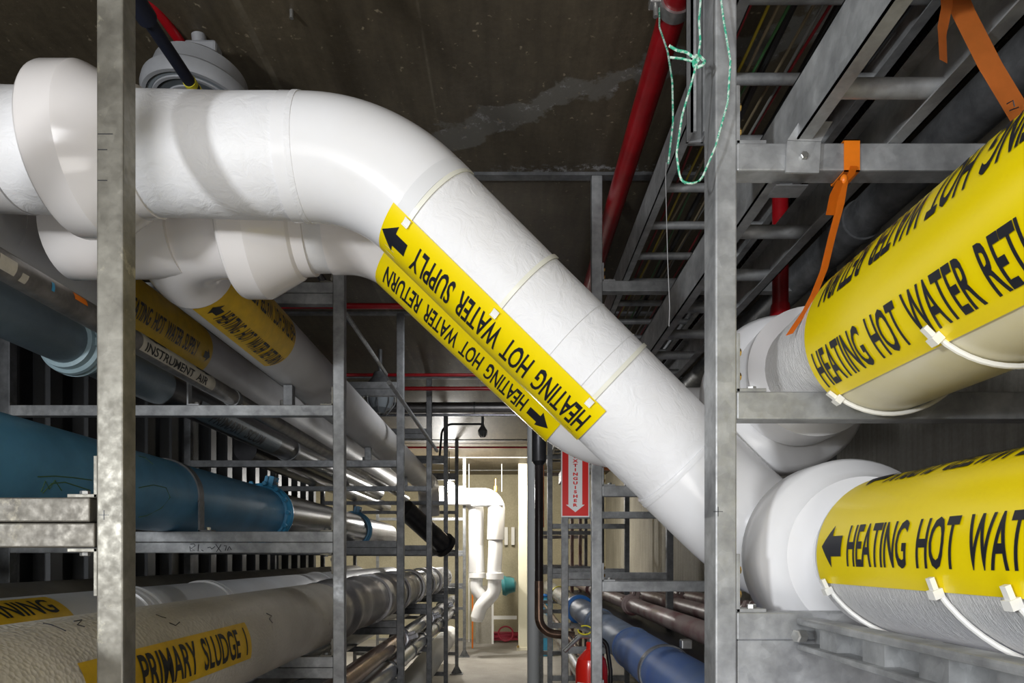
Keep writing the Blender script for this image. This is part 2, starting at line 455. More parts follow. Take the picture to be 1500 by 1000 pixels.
def bolt(c, axis, r, h, parent, m='zinc', name='bolt'):
    a, e1, e2 = basis(Vector(axis)); bm = bmesh.new(); rings = []
    for s, rr in ((0, r), (h, r), (h*1.15, r*.8)):
        rings.append([bm.verts.new(c+a*s+(e1*math.cos(math.pi/3*k)+e2*math.sin(math.pi/3*k))*rr) for k in range(6)])
    for i in range(2):
        for k in range(6): bm.faces.new((rings[i][k], rings[i][(k+1) % 6], rings[i+1][(k+1) % 6], rings[i+1][k]))
    bm.faces.new(rings[0][::-1]); bm.faces.new(rings[-1])
    bmesh.ops.recalc_face_normals(bm, faces=bm.faces)
    return newobj(name, bm, m, parent)

# ------------------------------------------------------------------ setting
CZ = H+1.49
def st(o): return tag(o, kind='structure')
YB = -1.9
st(box('floor', (-4.3, YB, -.1), (2.1, 12.6, 0), 'floor'))
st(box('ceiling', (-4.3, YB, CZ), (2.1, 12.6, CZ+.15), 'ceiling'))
st(box('wall_right', (1.75, YB, 0), (1.95, 12.6, CZ), 'wall'))
st(box('wall_back', (-4.3, 12.3, 0), (1.75, 12.5, CZ), 'back_wall'))
st(box('wall_front', (-4.3, YB-.1, 0), (1.95, YB, CZ), 'wall'))
st(box('wall_side', (-4.3, 7.9, 0), (-4.15, 12.3, CZ), 'back_wall'))
# ribbed left wall
bm = bmesh.new()
prof = []; y = YB
while y < 7.9:
    prof += [(-2.30, y), (-2.30, y+.10), (-2.235, y+.13), (-2.235, y+.22), (-2.30, y+.25)]
    y += .30
lo = [bm.verts.new((a, b, 0)) for a, b in prof]; hi = [bm.verts.new((a, b, CZ)) for a, b in prof]
bk = [bm.verts.new((-2.4, prof[0][1], 0)), bm.verts.new((-2.4, prof[-1][1], 0)), bm.verts.new((-2.4, prof[-1][1], CZ)), bm.verts.new((-2.4, prof[0][1], CZ))]
for i in range(len(prof)-1): bm.faces.new((lo[i], lo[i+1], hi[i+1], hi[i]))
bm.faces.new((bk[0], bk[3], bk[2], bk[1])); bm.faces.new((bk[1], bk[2], hi[-1], lo[-1])); bm.faces.new((bk[0], lo[0], hi[0], bk[3]))
bmesh.ops.remove_doubles(bm, verts=bm.verts, dist=1e-5); bmesh.ops.recalc_face_normals(bm, faces=bm.faces)
st(newobj('wall_left', bm, 'ribbed'))
# embedded ceiling channels
for i in range(7):
    d = 2.66+1.5*i
    st(box('trim_%d' % (i+1), (-2.2, d-.02, CZ-.012), (1.75, d+.02, CZ+.001), 'galv_dark'))
# back room low wall panel and rail
st(box('wall_stub', P(697, 858, 11.7), Vector((-.28, 11.85, 0)), 'wall'))
t = thing('steel_railing', 'pale steel railing with one crossbar by the low wall at the far end', 'railing', (-.27, 11.7, 0))
box('post', (-.29, 11.66, 0), (-.255, 11.7, H-.52), 'white', t)
box('rail', (-.255, 11.66, H-1.06), (.14, 11.7, H-1.0), 'white', t)

# ------------------------------------------------------------------ pipe racks
ORD = ['nearest to the camera', 'second from the camera', 'third from the camera', 'fourth from the camera', 'fifth from the camera', 'sixth from the camera', 'farthest from the camera']
def D(n): return 1.14+1.5*n
def L_bracket(par, x, d0, z, sx, up=1, m='galv', ln=.085, hl=.05):
    """corner bracket against a post at x (sx = direction of the beam), horizontal leg at z"""
    w0, w1 = d0+.002, d0+.038; t_ = .006
    bm = bmesh.new()
    bxm(bm, (x, w0, z), (x+sx*t_, w1, z+up*ln), .0008)
    bxm(bm, (x, w0, z), (x+sx*hl, w1, z+up*t_), .0008)
    o = newobj('bracket', bm, m, par)
    for k in (.3, .72):
        bolt(Vector((x+sx*t_, d0+.02, z+up*ln*k)), (sx, 0, 0), .007, .006, o, 'brass' if m == 'galv' else 'zinc')
    bolt(Vector((x+sx*hl*.62, d0+.02, z+up*t_)), (0, 0, up), .008, .006, o, 'zinc')
def rack(side, n, label):
    d = D(n); dd = d+.041
    near = n == 0
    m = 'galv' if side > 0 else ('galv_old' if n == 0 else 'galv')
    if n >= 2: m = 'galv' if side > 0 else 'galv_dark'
    if side < 0:
        x0, x1, xb = -.6886, -.644, -1.95
        if n: x0, x1 = -.680, -.636
    else:
        x0, x1, xb = (.3454, .3815, 1.25) if n == 0 else (.322, .363, .98 if n > 1 else 1.25)
    t = thing('pipe_rack_frame', label, 'pipe rack', ((x0+x1)/2, d+.02, 0), ('left' if side < 0 else 'right')+' pipe rack frames')
    pd = d+(.067 if side > 0 and near else .041)
    box('post', (x0, d, .008), (x1, pd, CZ-.012), m, t, .003)
    box('base_plate', (x0-.06, d-.05, 0), (x1+.06, pd+.05, .008), m, t)
    bm = bmesh.new()
    for sx in (-1, 1):
        xx = x0 if sx < 0 else x1
        v = [bm.verts.new(p) for p in ((xx, d+.017, .008), (xx+sx*.05, d+.017, .008), (xx, d+.017, .1), (xx, d+.024, .008), (xx+sx*.05, d+.024, .008), (xx, d+.024, .1))]
        for f in ((0, 1, 2), (5, 4, 3), (0, 3, 4, 1), (1, 4, 5, 2), (2, 5, 3, 0)): bm.faces.new([v[i] for i in f])
    bmesh.ops.recalc_face_normals(bm, faces=bm.faces)
    newobj('gusset', bm, m, t)
    box('back_post', (xb-.02, d, 0), (xb+.02, dd, CZ-.012), 'galv_dark', t, .002)
    inner = x0 if side < 0 else x1
    ls = []
    if side < 0:
        if n >= 1: ls += [(1.064, 2), (.589, 1)]
        ls += [(.10, 2), (-.385, 2), (-.74, 1), (-1.2, 1)]
    else:
        ls += [(1.07, 1)]
        if near: ls += [(.692, 1), (.277, 1), (-.092, 1)]
        else: ls += [(.277, 1), (-.092, 1 if n == 1 else 2)]
        ls += [(-.545, 1), (-.98, 1)]
    for z, k in ls:
        for j in range(k):
            zz = z-.0425*j; e = inner
            hgt = .046 if (side > 0 and near) else .041
            if side < 0 and near and z == .10: e = inner-.003-(.008 if j == 0 else 0)
            xe = xb if side < 0 else (1.6 if near else xb)
            mm = ('galv_brown_shaded' if side < 0 and near else m) if side > 0 or n < 2 else 'galv_dark'
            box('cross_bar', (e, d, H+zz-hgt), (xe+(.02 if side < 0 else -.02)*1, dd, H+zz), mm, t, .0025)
        if n <= 1:
            sx = -1 if side < 0 else 1
            L_bracket(t, inner, d, H+z, sx, 1, 'galv' if side > 0 else 'galv_old', ln=.098 if (side > 0 and near) else .07)
            if side < 0 and z == .10: L_bracket(t, inner, d, H+z-.085, sx, -1, 'galv_old', ln=.08)
    return t
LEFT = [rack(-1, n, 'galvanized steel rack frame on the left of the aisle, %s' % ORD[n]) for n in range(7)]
RIGHT = [rack(1, n, 'galvanized steel rack frame on the right of the aisle, %s' % ORD[n]) for n in range(6)]
RIGHT[5]['label'] = 'galvanized steel rack frame on the right of the aisle, farthest from the camera'
# deep web plate below the lowest near bar, right
box('web_plate', (.384, 1.146, H-.30), (1.55, 1.176, H-.1385), 'galv', RIGHT[0], .002)
# pencil ticks on left near post
for px, py, w in ((143, 196, 22), (143, 219, 14), (143, 264, 14)):
    a = P(px, py, 1.1395); box('pencil_mark', (a.x, 1.1394, a.z-.0006), (a.x+w*.00114, 1.1399, a.z+.0006), 'ink', LEFT[0])
bm = bmesh.new()
for px, py in ((152, 754), ):
    a = P(px, py, 1.1395); bxm(bm, (a.x-.008, 1.1394, a.z-.0005), (a.x+.008, 1.1399, a.z+.0005)); bxm(bm, (a.x-.0005, 1.1394, a.z-.008), (a.x+.0005, 1.1399, a.z+.008))
newobj('pencil_mark', bm, 'ink', LEFT[0])
bm = bmesh.new()
a = P(1052, 749, 1.1395); bxm(bm, (a.x-.008, 1.1394, a.z-.0005), (a.x+.008, 1.1399, a.z+.0005)); bxm(bm, (a.x-.0005, 1.1394, a.z-.008), (a.x+.0005, 1.1399, a.z+.008))
newobj('pencil_mark', bm, 'ink', RIGHT[0])
# marker scribble on the left second frame's lower bar
def strokes(name, lines, d, r, m, parent, f=None):
    bm = bmesh.new()
    for ln in lines:
        sweep(bm, [P(x, y, d) for x, y in ln], r, 5)
    return newobj(name, bm, m, parent)
strokes('marker_writing', [[(279, 797), (284, 796), (286, 799), (280, 803), (285, 806), (279, 807), (278, 800)], [(291, 797), (290, 807)], [(295, 805), (298, 807)], [(304, 802), (308, 801), (310, 804), (315, 800)], [(316, 797), (324, 808)], [(324, 797), (317, 808)], [(328, 799), (332, 799), (330, 806)], [(333, 806), (336, 800), (339, 805)]], 2.6395, .0014, 'ink', LEFT[1])

# ------------------------------------------------------------------ main heating supply pipe
RM = .115
t = thing('insulated_pipe', 'thick white insulated heating supply pipe crossing the aisle diagonally down to the right', 'pipe', V(.62, .5, 0))
A0 = V(-1.35, 7.6, .87); A1 = V(-1.35, 1.40, .85); A2 = V(-.274, 1.40, .8117)
A3 = V(.580, 1.475, .0)
A4 = V(.6226, 1.15, .004); A5 = V(.6226, -1.6, .004)
dg = (A3-A2).normalized()
CM = Cyl(A2, dg, RM)
# left corridor run
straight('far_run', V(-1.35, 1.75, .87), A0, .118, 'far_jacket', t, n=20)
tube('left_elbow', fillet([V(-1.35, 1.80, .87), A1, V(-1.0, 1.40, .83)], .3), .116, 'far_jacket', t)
straight('cross_run', V(-1.0, 1.40, .83), A2-Vector((.165, 0, -.005)), RM, 'cloth', t, n=20, seg=48, wob=.002)
tube('upper_elbow', fillet([A2-Vector((.175, 0, -.004)), A2, A2+dg*.142], .33, 20), RM+.003, 'pvc', t, 48)
straight('diagonal_run', A2+dg*.14, A3-dg*.18, RM, 'cloth', t, n=30, seg=64, wob=.0010)
# lower elbow (hidden partly behind post)
tube('lower_elbow', fillet([A3-dg*.30, A3, V(.6226, 1.30, .003)], .17, 14), RM+.005, 'pvc', t, 48)
straight('near_run', V(.6226, 1.33, .003), V(.6226, 1.05, .004), .095, 'pvc', t)
CR2 = Cyl(V(.6226, 1.1, .004), Vector((0, -1, 0)), .125)
straight('near_wrap', V(.6226, 1.11, .004), V(.6226, -1.6, .004), .1235, 'crinkle', t, seg=64, n=60, wob=.0015)
lathe('elbow_cover', V(.6226, 1.36, .003), Vector((0, -1, 0)), [(0, .13), (.03, .165), (.05, .176), (.12, .176), (.135, .170), (.15, .150), (.172, .138), (.174, .120)], 'pvc', t, 64, 50)
lathe('coupling_cover', V(-.905, 1.40, .826), Vector((1, 0, 0)), [(-.012, .114), (-.01, .13), (-.002, .154), (.003, .158), (.010, .160), (.070, .160), (.078, .157), (.135, .126), (.142, .122), (.17, .120), (.172, .114)], 'pvc_pink', t, 64, 18)
# jacket seams
for s0 in (.155,): arc_band('seam_tape', CM, s0, Vector((0, -1, 0)), 0, 2*math.pi, .03, .001, 'seam', t, .0025)
CH = Cyl(V(-1.0, 1.40, .83), (A2-V(-1, 1.40, .83)), RM)
s, n_ = CH.hit(420, 200); arc_band('seam_tape', CH, s, Vector((0, -1, 0)), 0, 2*math.pi, .012, .004, 'cloth', t, .0)
for pp in ((858, 470), (900, 520)):
    s, n_ = CM.hit(*pp); arc_band('jacket_seam', CM, s, Vector((0, -1, 0)), 0, 2*math.pi, .0012, .0016, 'seam', t)
s, n_ = CM.hit(1000, 700); arc_band('jacket_seam', CM, s, Vector((0, -1, 0)), 0, 2*math.pi, .008, .006, 'cloth', t)
# label
sa, _ = CM.hit(565, 320); sb, _ = CM.hit(868, 622)
sc = (sa+sb)/2; Lh = (sb-sa)
# text direction = -dg (reads from lower right to upper left)
sT, nT = CM.hit(730, 498)
up = CM.hit(730, 446)[1]; 
t0 = nT.cross(-CM.a)
ya = math.atan2(up.dot(t0), up.dot(nT))*RM
y_lo, y_hi = (ya, ya+.35) if ya > 0 else (ya, .30)
if ya > 0: y_lo, y_hi = -.30, ya
lb = curved_rect(CM, -1, sc, nT, -Lh/2, Lh/2, y_lo, y_hi, t, lift=.0035)
lb['label'] = 'yellow pipe marker'
s1, _ = CM.hit(856, 620); s2, _ = CM.hit(603, 379)
curved_text(CM, -1, (s1+s2)/2, nT, 'HEATING HOT WATER SUPPLY', abs(s1-s2), .061, lb, lift=.0045)
sA, nA = CM.hit(578, 352)
curved_arrow(CM, -1, sA, nT, 0, 0, .062, .062, -1, lb, lift=.0045)
curved_text(CM, -1, sb-.03, nT, 'B-0048-7', .02, .003, lb, yoff=-.045 if ya > 0 else .045, bold=0, lift=.0045)
# ties
for hx, hy in ((598, 326), (727, 458), (865, 588)):
    s, nh = CM.hit(hx, hy)
    o = arc_band('zip_tie', CM, s, nh, -.02, -1.9 if nh.cross(CM.a).dot(Vector((0, 0, 1))) < 0 else 1.9, .009, .0018, 'cream_band', t, .0015)
    tt = CM.O+CM.a*s+nh*(RM+.004)
    bm = bmesh.new(); bmesh.ops.create_cube(bm, size=1)
    a, e1, e2 = CM.a, nh, CM.a.cross(nh)
    mt = Matrix((a*.010, e1*.008, e2*.012)).transposed().to_4x4(); mt.translation = tt
    bm.transform(mt); bmesh.ops.bevel(bm, geom=bm.edges[:], offset=.002, segments=2, affect='EDGES')
    newobj('tie_head', bm, 'tie', o)
    mid = nh.cross(CM.a)
# near label on the lower right
s0_, n0_ = CR2.hit(1370, 795)
lb2 = curved_rect(CR2, 1, 0, n0_, .0, 1.2, -.058, .27, t, lift=.0015)
lb2['label'] = 'yellow pipe marker'
s1, nn1 = CR2.hit(1243, 802)
curved_text(CR2, 1, s1+.26, n0_, 'HEATING HOT WATER SUPPLY', .52, .061, lb2, lift=.003)
sA, nA = CR2.hit(1220, 802)
curved_arrow(CR2, 1, sA, n0_, 0, 0, .062, .064, 1, lb2, lift=.003)
# second row of writing, upside down, on top
n2 = (n0_*math.cos(1.12)+n0_.cross(CR2.a)*math.sin(1.12))
curved_text(CR2, -1, .34, n2, 'HEATING HOT WATER SUPPLY', .5, .061, lb2, lift=.003)
curved_arrow(CR2, -1, .045, n2, 0, 0, .06, .06, -1, lb2, lift=.003)
def tie_tail(par, C, hx, hy, spread=.35, drop=.22, m='tie'):
    """cable tie with head at pixel, running down round the underside of the wrap"""
    s, nh = C.hit(hx, hy)
    path = []
    t0 = nh.cross(C.a)
    if t0.z > 0: t0 = -t0
    for i in range(18):
        th = i/17*1.9; path.append(C.O+C.a*(s+drop*math.sin(min(th, 1.57))*spread)+(nh*math.cos(th)+t0*math.sin(th))*(C.r+.004))
    o = tube('zip_tie', path, .0035, m, par, 8)
    tt = C.O+C.a*s+nh*(C.r+.008)
    bm = bmesh.new()
    for off, sz in ((0, (.013, .012, .011)), (.012, (.008, .006, .016))):
        r = bmesh.ops.create_cube(bm, size=1)
        mt = Matrix((C.a*sz[0], nh*sz[1], t0*sz[2])).transposed().to_4x4(); mt.translation = tt-t0*off
        for v in r['verts']: v.co = mt @ v.co
    newobj('tie_head', bm, m, o)
    return o
tie_tail(t, CR2, 1219, 862, .28); tie_tail(t, CR2, 1380, 866, .3); tie_tail(t, CR2, 1494, 880, .3)

# ------------------------------------------------------------------ heating return pipe
RR = .100
t = thing('insulated_pipe', 'thinner white insulated heating return pipe running behind and below the thick diagonal pipe', 'pipe', V(.6, .5, .37))
B1 = V(-.855, 1.687, .80); B2 = V(-.31, 1.687, .808)
B3 = P(868, 627, 1.72); B4 = V(.587, 1.72, .325)
B5 = V(.587, 1.12, .374); B6 = V(.603, -1.6, .355)
db = (B3-B2).normalized()
CB = Cyl(B2, db, RR)
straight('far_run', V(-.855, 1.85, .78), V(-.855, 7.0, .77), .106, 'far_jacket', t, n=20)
tube('left_elbow', fillet([V(-.855, 1.86, .78), B1, V(-.64, 1.687, .805)], .14), .108, 'pvc_pink', t, 40)
tube('stub', [V(-1.10, 1.70, .80), V(-.8, 1.687, .80)], .104, 'pvc_pink', t, 40)
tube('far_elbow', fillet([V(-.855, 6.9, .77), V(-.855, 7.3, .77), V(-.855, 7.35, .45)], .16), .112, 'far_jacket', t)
straight('cross_run', V(-.65, 1.687, .805), V(-.42, 1.687, .808), RR, 'cloth_warm', t, n=8, seg=40, wob=.002)
tube('upper_elbow', fillet([V(-.44, 1.687, .808), B2, B2+db*.13], .24, 16), RR+.003, 'pvc_pink', t, 40)
straight('diagonal_run', B2+db*.10, B3-db*.12, RR, 'cloth_warm', t, n=24, seg=56, wob=.0008)
tube('lower_elbow', fillet([B3-db*.16, B3, B3+Vector((.16, 0, 0))], .25, 14), RR+.003, 'pvc', t, 40)
tube('lower_run', fillet([B3+Vector((.12, 0, 0)), B4, V(.587, 1.45, .345)], .12, 12), RR, 'pvc', t, 40)
straight('near_run', V(.587, 1.48, .345), V(.587, 1.05, .374), .099, 'crinkle', t, n=20, wob=.001)
lathe('coupling_cover', V(-.665, 1.687, .806), Vector((1, 0, 0)), [(-.02, .10), (-.004, .152), (0, .157), (.006, .159), (.060, .159), (.067, .156), (.145, .115), (.152, .107), (.18, .105), (.182, .098)], 'pvc_pink', t, 56, 18)
ax = (V(.587, 1.1, .374)-V(.587, 1.5, .345)).normalized()
lathe('elbow_cover', V(.587, 1.56, .34), ax, [(0, .10), (.03, .15), (.06, .168), (.12, .168), (.135, .158), (.15, .135), (.16, .1)], 'pvc', t, 56, 50)
lathe('elbow_cover', V(.587, 1.40, .352), ax, [(0, .10), (.01, .128), (.09, .128), (.10, .10)], 'pvc', t, 56, 50)
CR1 = Cyl(V(.603, 1.10, .355), Vector((0, -1, 0)), .125)
o = straight('near_wrap', V(.603, 1.10, .355), V(.603, -1.6, .355), .1235, 'film', t, seg=64, n=60, wob=.001)
lb = curved_rect(CB, -1, 0, Vector((0, -1, 0)), 0, .01, 0, .01, t)  # placeholder removed below
bpy.data.objects.remove(lb)
sT, nT = CB.hit(676, 505)
s1, _ = CB.hit(772, 590); s2, _ = CB.hit(566, 398)
sa, _ = CB.hit(556, 385); sb, _ = CB.hit(815, 628)
lb = curved_rect(CB, -1, (sa+sb)/2, nT, -(sb-sa)/2-.0, (sb-sa)/2, -.2, .2, t, lift=.0045)
lb['label'] = 'yellow pipe marker'
curved_text(CB, -1, (s1+s2)/2, nT, 'HEATING HOT WATER RETURN', abs(s1-s2), .050, lb, lift=.0055)
sA, _ = CB.hit(790, 612)
curved_arrow(CB, -1, sA, nT, 0, 0, .065, .05, 1, lb, lift=.0055)
# near label R1
s0_, n0_ = CR1.hit(1340, 460)
sbt, nbt = CR1.hit(1340, 524)
yb = -n0_.angle(nbt)*.125
lb = curved_rect(CR1, 1, 0, n0_, .0, 1.2, yb, .27, t, lift=.0015)
lb['label'] = 'yellow pipe marker'
s1, _ = CR1.hit(1188, 555)
curved_text(CR1, 1, .262+.005, n0_, 'HEATING HOT WATER RETURN', .50, .061, lb, lift=.003)
n2 = (n0_*math.cos(1.0)+n0_.cross(CR1.a)*math.sin(1.0))
curved_text(CR1, -1, .29, n2, 'HEATING HOT WATER RETURN', .5, .061, lb, lift=.003)
tie_tail(t, CR1, 1377, 490, .05); tie_tail(t, CR1, 1232, 580, .05)
# left corridor label, return
CL = Cyl(V(-.855, 1.8, .78), Vector((0, 1, -.002)), .106)
sT, nT = CL.hit(345, 478)
sa, _ = CL.hit(283, 450); sb, _ = CL.hit(395, 520)
sa, sb = .05, .60
lb = curved_rect(CL, 1, 0, nT, sa, sb, -.05, .25, t, 'yellow_old_dim'); lb['label'] = 'dull yellow pipe marker'
curved_arrow(CL, 1, sa+.04, nT, 0, 0, .05, .055, 1, lb, 'ink_dark')
curved_text(CL, 1, (sa+sb)/2+.03, nT, 'HEATING HOT WATER RETURN', sb-sa-.09, .055, lb, 'ink', lift=.004)
n2 = (nT*math.cos(1.1)+nT.cross(CL.a)*math.sin(1.1))
curved_text(CL, -1, (sa+sb)/2+.03, n2, 'HEATING HOT WATER RETURN', sb-sa-.09, .055, lb, 'ink', lift=.004)
# left corridor label, supply (child of first pipe)
t0_ = [o for o in bpy.data.objects if o.name == 'insulated_pipe'][0]
CS = Cyl(V(-1.35, 2.0, .87), Vector((0, 1, 0)), .118)
sT, nT = CS.hit(235, 475)
lb = curved_rect(CS, 1, 0, nT, .15, .84, -.09, .2, t0_, 'yellow_old_dim', lift=.002); lb['label'] = 'dull yellow pipe marker'
curved_text(CS, 1, .47, nT, 'HEATING HOT WATER SUPPLY', .50, .06, lb, 'ink', lift=.004)
curved_arrow(CS, 1, .80, nT, 0, 0, .05, .055, -1, lb, 'ink_dark', lift=.003)

# saddles under the two far runs at each left frame are small blocks
for n in range(1, 4):
    for x, z, r in ((-.855, .77, .106), ):
        tt = thing('pipe_saddle', 'small steel saddle block under the left white return pipe on the %s left frame' % ['second', 'third', 'fourth'][n-1], 'pipe support', (x, D(n)+.02, H+.589))
        box('block', (x-.018, D(n)+.002, H+.589), (x+.018, D(n)+.039, H+z-r+.004), 'galv_dark', tt, .002)
        bolt(Vector((x-.028, D(n)+.02, H+.589)), (0, 0, 1), .008, .02, tt)

# ------------------------------------------------------------------ left rack pipes
def run(x, z, r, y0, y1, m, parent=None, name='pipe_section', **k):
    return straight(name, V(x, y0, z), V(x, y1, z), r, m, parent, **k)
# instrument air pipe
t = thing('small_pipe', 'thin scratched grey pipe tagged INSTRUMENT AIR on the upper left shelf', 'pipe', V(-1.075, 2, .62))
run(-1.075, .62, .031, .45, 7.2, 'old_steel', t, seg=24)
CI = Cyl(V(-1.075, 1.9, .62), Vector((0, 1, 0)), .031)
sT, nT = CI.hit(264, 532)
lb = curved_rect(CI, 1, sT, nT, -.22, .26, -.026, .04, t, 'paper', step=.003); lb['label'] = 'cream marker with black arrow'
curved_text(CI, 1, sT, nT, 'INSTRUMENT AIR', .40, .026, lb, 'ink_dark', yoff=-.008)
curved_arrow(CI, 1, sT+.18, nT, 0, .022, .12, .016, -1, lb, 'ink_dark')
curved_arrow(CI, 1, sT-.14, nT, 0, .024, .12, .016, 1, lb, 'ink_dark')
arc_band('clamp', CI, 2.66-1.9, Vector((0, 0, 1)), 0, 2*math.pi, .03, .004, 'galv_dark', t)
arc_band('clamp', CI, 4.16-1.9, Vector((0, 0, 1)), 0, 2*math.pi, .03, .004, 'galv_dark', t)
s, nn = CI.hit(40, 400)
for pp, m_, L_, h_ in (((12, 388), 'paper', .05, .03), ((35, 408), 'paper', .02, .02), ((118, 438), 'orange', .05, .018), ((78, 420), 'blue_bright', .01, .02)):
    s, nn = CI.hit(*pp)
    tag(curved_rect(CI, 1, s, nn, -L_/2, L_/2, -h_/2, h_/2, t, m_, name='paint_mark', step=.003), {'paper': 'cream paint patch', 'orange': 'orange paint patch', 'blue_bright': 'blue paint patch'}[m_])
# slate pipe
t = thing('process_pipe', 'slate grey pipe with a pale blue grooved coupling on the upper left shelf', 'pipe', V(-1.35, 2, .663))
run(-1.35, .663, .074, .5, 2.62, 'slate', t)
run(-1.35, .663, .073, 2.60, 7.0, 'dark_pipe', t)
def coupling(x, z, r, d, m, parent, w=.09, lug=(1, 0), name='grooved_coupling'):
    o = lathe(name, V(x, d-w/2, z), Vector((0, 1, 0)), [(0, r), (.002, r+.012), (w*.22, r+.014), (w*.28, r+.024), (w*.40, r+.026), (w*.46, r+.018), (w*.54, r+.018), (w*.60, r+.026), (w*.72, r+.024), (w*.78, r+.014), (w-.002, r+.012), (w, r)], m, parent, 48, 25)
    for a in lug if isinstance(lug, list) else [lug]:
        v = Vector((a[0], 0, a[1])).normalized(); c = V(x, d, z)+v*(r+.038)
        bm = bmesh.new()
        sd = Vector((v.z, 0, -v.x))
        for s_ in (-1, 1):
            rr = bmesh.ops.create_cube(bm, size=1)
            mt = Matrix((v*.055, Vector((0, 1, 0))*w*.7, sd*.018)).transposed().to_4x4(); mt.translation = c+sd*s_*.014
            for q in rr['verts']: q.co = mt @ q.co
        bmesh.ops.bevel(bm, geom=bm.edges[:], offset=.004, segments=2, affect='EDGES')
        l = newobj('lug', bm, m, o)
        bolt(c+sd*.02, sd, .009, .015, l, 'zinc'); 
    return o
coupling(-1.35, .663, .074, 2.12, 'pale_slate', t, .1, (.9, .1))
CSc = Cyl(V(-1.35, 2.7, .663), Vector((0, 1, 0)), .073)
sT, nT = CSc.hit(352, 630)
lb = curved_rect(CSc, 1, sT, nT, -.45, .55, -.045, .045, t, 'slate', step=.004); lb['label'] = 'slate blue marker'
curved_text(CSc, 1, sT, nT, 'PRIMARY SCUM', .62, .055, lb, 'ink')
arc_band('clamp', CSc, 4.16-2.7, Vector((0, 0, 1)), 0, 2*math.pi, .03, .005, 'galv_dark', t)
# L clip on the bar
t = thing('angle_clip', 'small bent steel clip standing on the left crossbar beside the slate pipe', 'bracket', V(-1.245, 2.66, .589))
bm = bmesh.new(); bxm(bm, V(-1.247, 2.645, .589), V(-1.241, 2.675, .70)); bxm(bm, V(-1.241, 2.645, .589), V(-1.20, 2.675, .595))
newobj('angle', bm, 'galv', t); bolt(V(-1.215, 2.66, .595), (0, 0, 1), .007, .008, t)
# blue pipe
t = thing('process_pipe', 'large blue painted pipe with a bright blue bolted coupling on the left middle shelf', 'pipe', V(-1.34, 2, .239))
run(-1.34, .239, .139, .45, 3.7, 'blue', t, seg=48)
run(-1.34, .239, .136, 3.7, 5.9, 'dark_pipe', t, seg=48)
run(-1.34, .239, .13, 5.9, 7.4, 'foil', t, seg=48)
CBl = Cyl(V(-1.34, 0, .239), Vector((0, 1, 0)), .139)
coupling(-1.34, .239, .139, 3.72, 'blue_bright', t, .11, (.25, 1))
for k in range(14):
    a = 2*math.pi*k/14
    c = V(-1.34, 3.66, .239)+Vector((math.cos(a), 0, math.sin(a)))*.16
    bolt(c, (0, -1, 0), .013, .018, t, 'blue_bright', 'coupling_bolt')
coupling(-1.34, .239, .136, 5.9, 'blue', t, .11, (.2, 1))
arc_band('pipe_strap', CBl, 2.66, Vector((0, 0, 1)), -1.75, 1.75, .04, .006, 'galv_dark', t)
box('strap_foot', V(-1.34+.139, 2.64, .10), V(-1.15, 2.68, .106), 'galv_dark', t)
box('strap_leg', V(-1.34+.139, 2.64, .10), V(-1.34+.146, 2.68, .22), 'galv_dark', t)
bolt(V(-1.17, 2.66, .106), (0, 0, 1), .009, .01, t)
# green crayon scribbles on the blue pipe
def pipe_scribble(C, pts, r, m, parent, name='crayon_mark'):
    path = []
    for p in pts:
        s, nn = C.hit(*p); path.append(C.O+C.a*s+nn*(C.r+.0003))
    return tube(name, path, r, m, parent, 6)
M['crayon'] = simple('green_crayon', (.07, .16, .06), .7)
for pts in ([(55, 698), (80, 697), (105, 699), (134, 703)], [(62, 722), (75, 708), (95, 706), (132, 718)], [(203, 714), (225, 710), (243, 714), (249, 728), (236, 744), (214, 755), (203, 757)], [(203, 668), (212, 670), (224, 680)], [(60, 720), (66, 704), (72, 716), (80, 703), (90, 718)]):
    pipe_scribble(CBl, pts, .0016, 'crayon', t)
# sludge pipe
t = thing('process_pipe', 'fat tan mesh-wrapped pipe marked PRIMARY SLUDGE 1 on the lower left shelf', 'pipe', V(-.839, 2, -.249))
run(-.839, -.249, .136, .45, 3.0, 'tan', t, seg=56)
CP = Cyl(V(-.839, 0, -.249), Vector((0, 1, 0)), .136)
bm = bmesh.new(); path = [V(-.839, 2.95+.05*i, -.249) for i in range(50)]
rr = [.134+.004*math.sin(i*1.3)+(.012 if i % 12 in (5, 6) else 0) for i in range(50)]
sweep(bm, path, rr, 40)
for v in bm.verts: v.co += noise.noise_vector(v.co*9)*.006
newobj('foil_wrap', bm, 'foil', t, True, 50)
for d_ in (4.1, 4.9, 5.7, 6.5, 7.2):
    arc_band('wrap_band', CP, d_, Vector((0, 0, 1)), 0, 2*math.pi, .12, .014, 'foil', t)
run(-.839, -.249, .128, 5.4, 8.6, 'steel_pipe', t, seg=40)
s1, nl = CP.hit(285, 958)
sL0, _ = CP.hit(115, 985); sL1, _ = CP.hit(368, 935)
_, na = CP.hit(363, 910); _, nb_ = CP.hit(371, 962)
nm_ = (na+nb_).normalized(); hw = na.angle(nb_)*.136/2
sL0 = CP.hit(125, 1000)[0]; sL1 = CP.hit(367, 936)[0]
lb = curved_rect(CP, 1, (sL0+sL1)/2, nm_, -(sL1-sL0)/2, (sL1-sL0)/2, -hw, hw, t, 'yellow_old_dim'); lb['label'] = 'stained yellow pipe marker'
st0 = CP.hit(203, 972)[0]
curved_text(CP, 1, (st0+sL1-.03)/2, nm_, 'PRIMARY SLUDGE 1', sL1-.03-st0, hw*1.5, lb, 'ink_dark')
for pts in ([(228, 900), (236, 903), (243, 905)], [(248, 912), (257, 916), (263, 911)], [(63, 913), (75, 915), (96, 924)], [(108, 910), (120, 908), (113, 915), (124, 918)], [(390, 898), (398, 902), (394, 906), (399, 912)]):
    pipe_scribble(CP, pts, .0012, 'ink', t, 'marker_stroke')
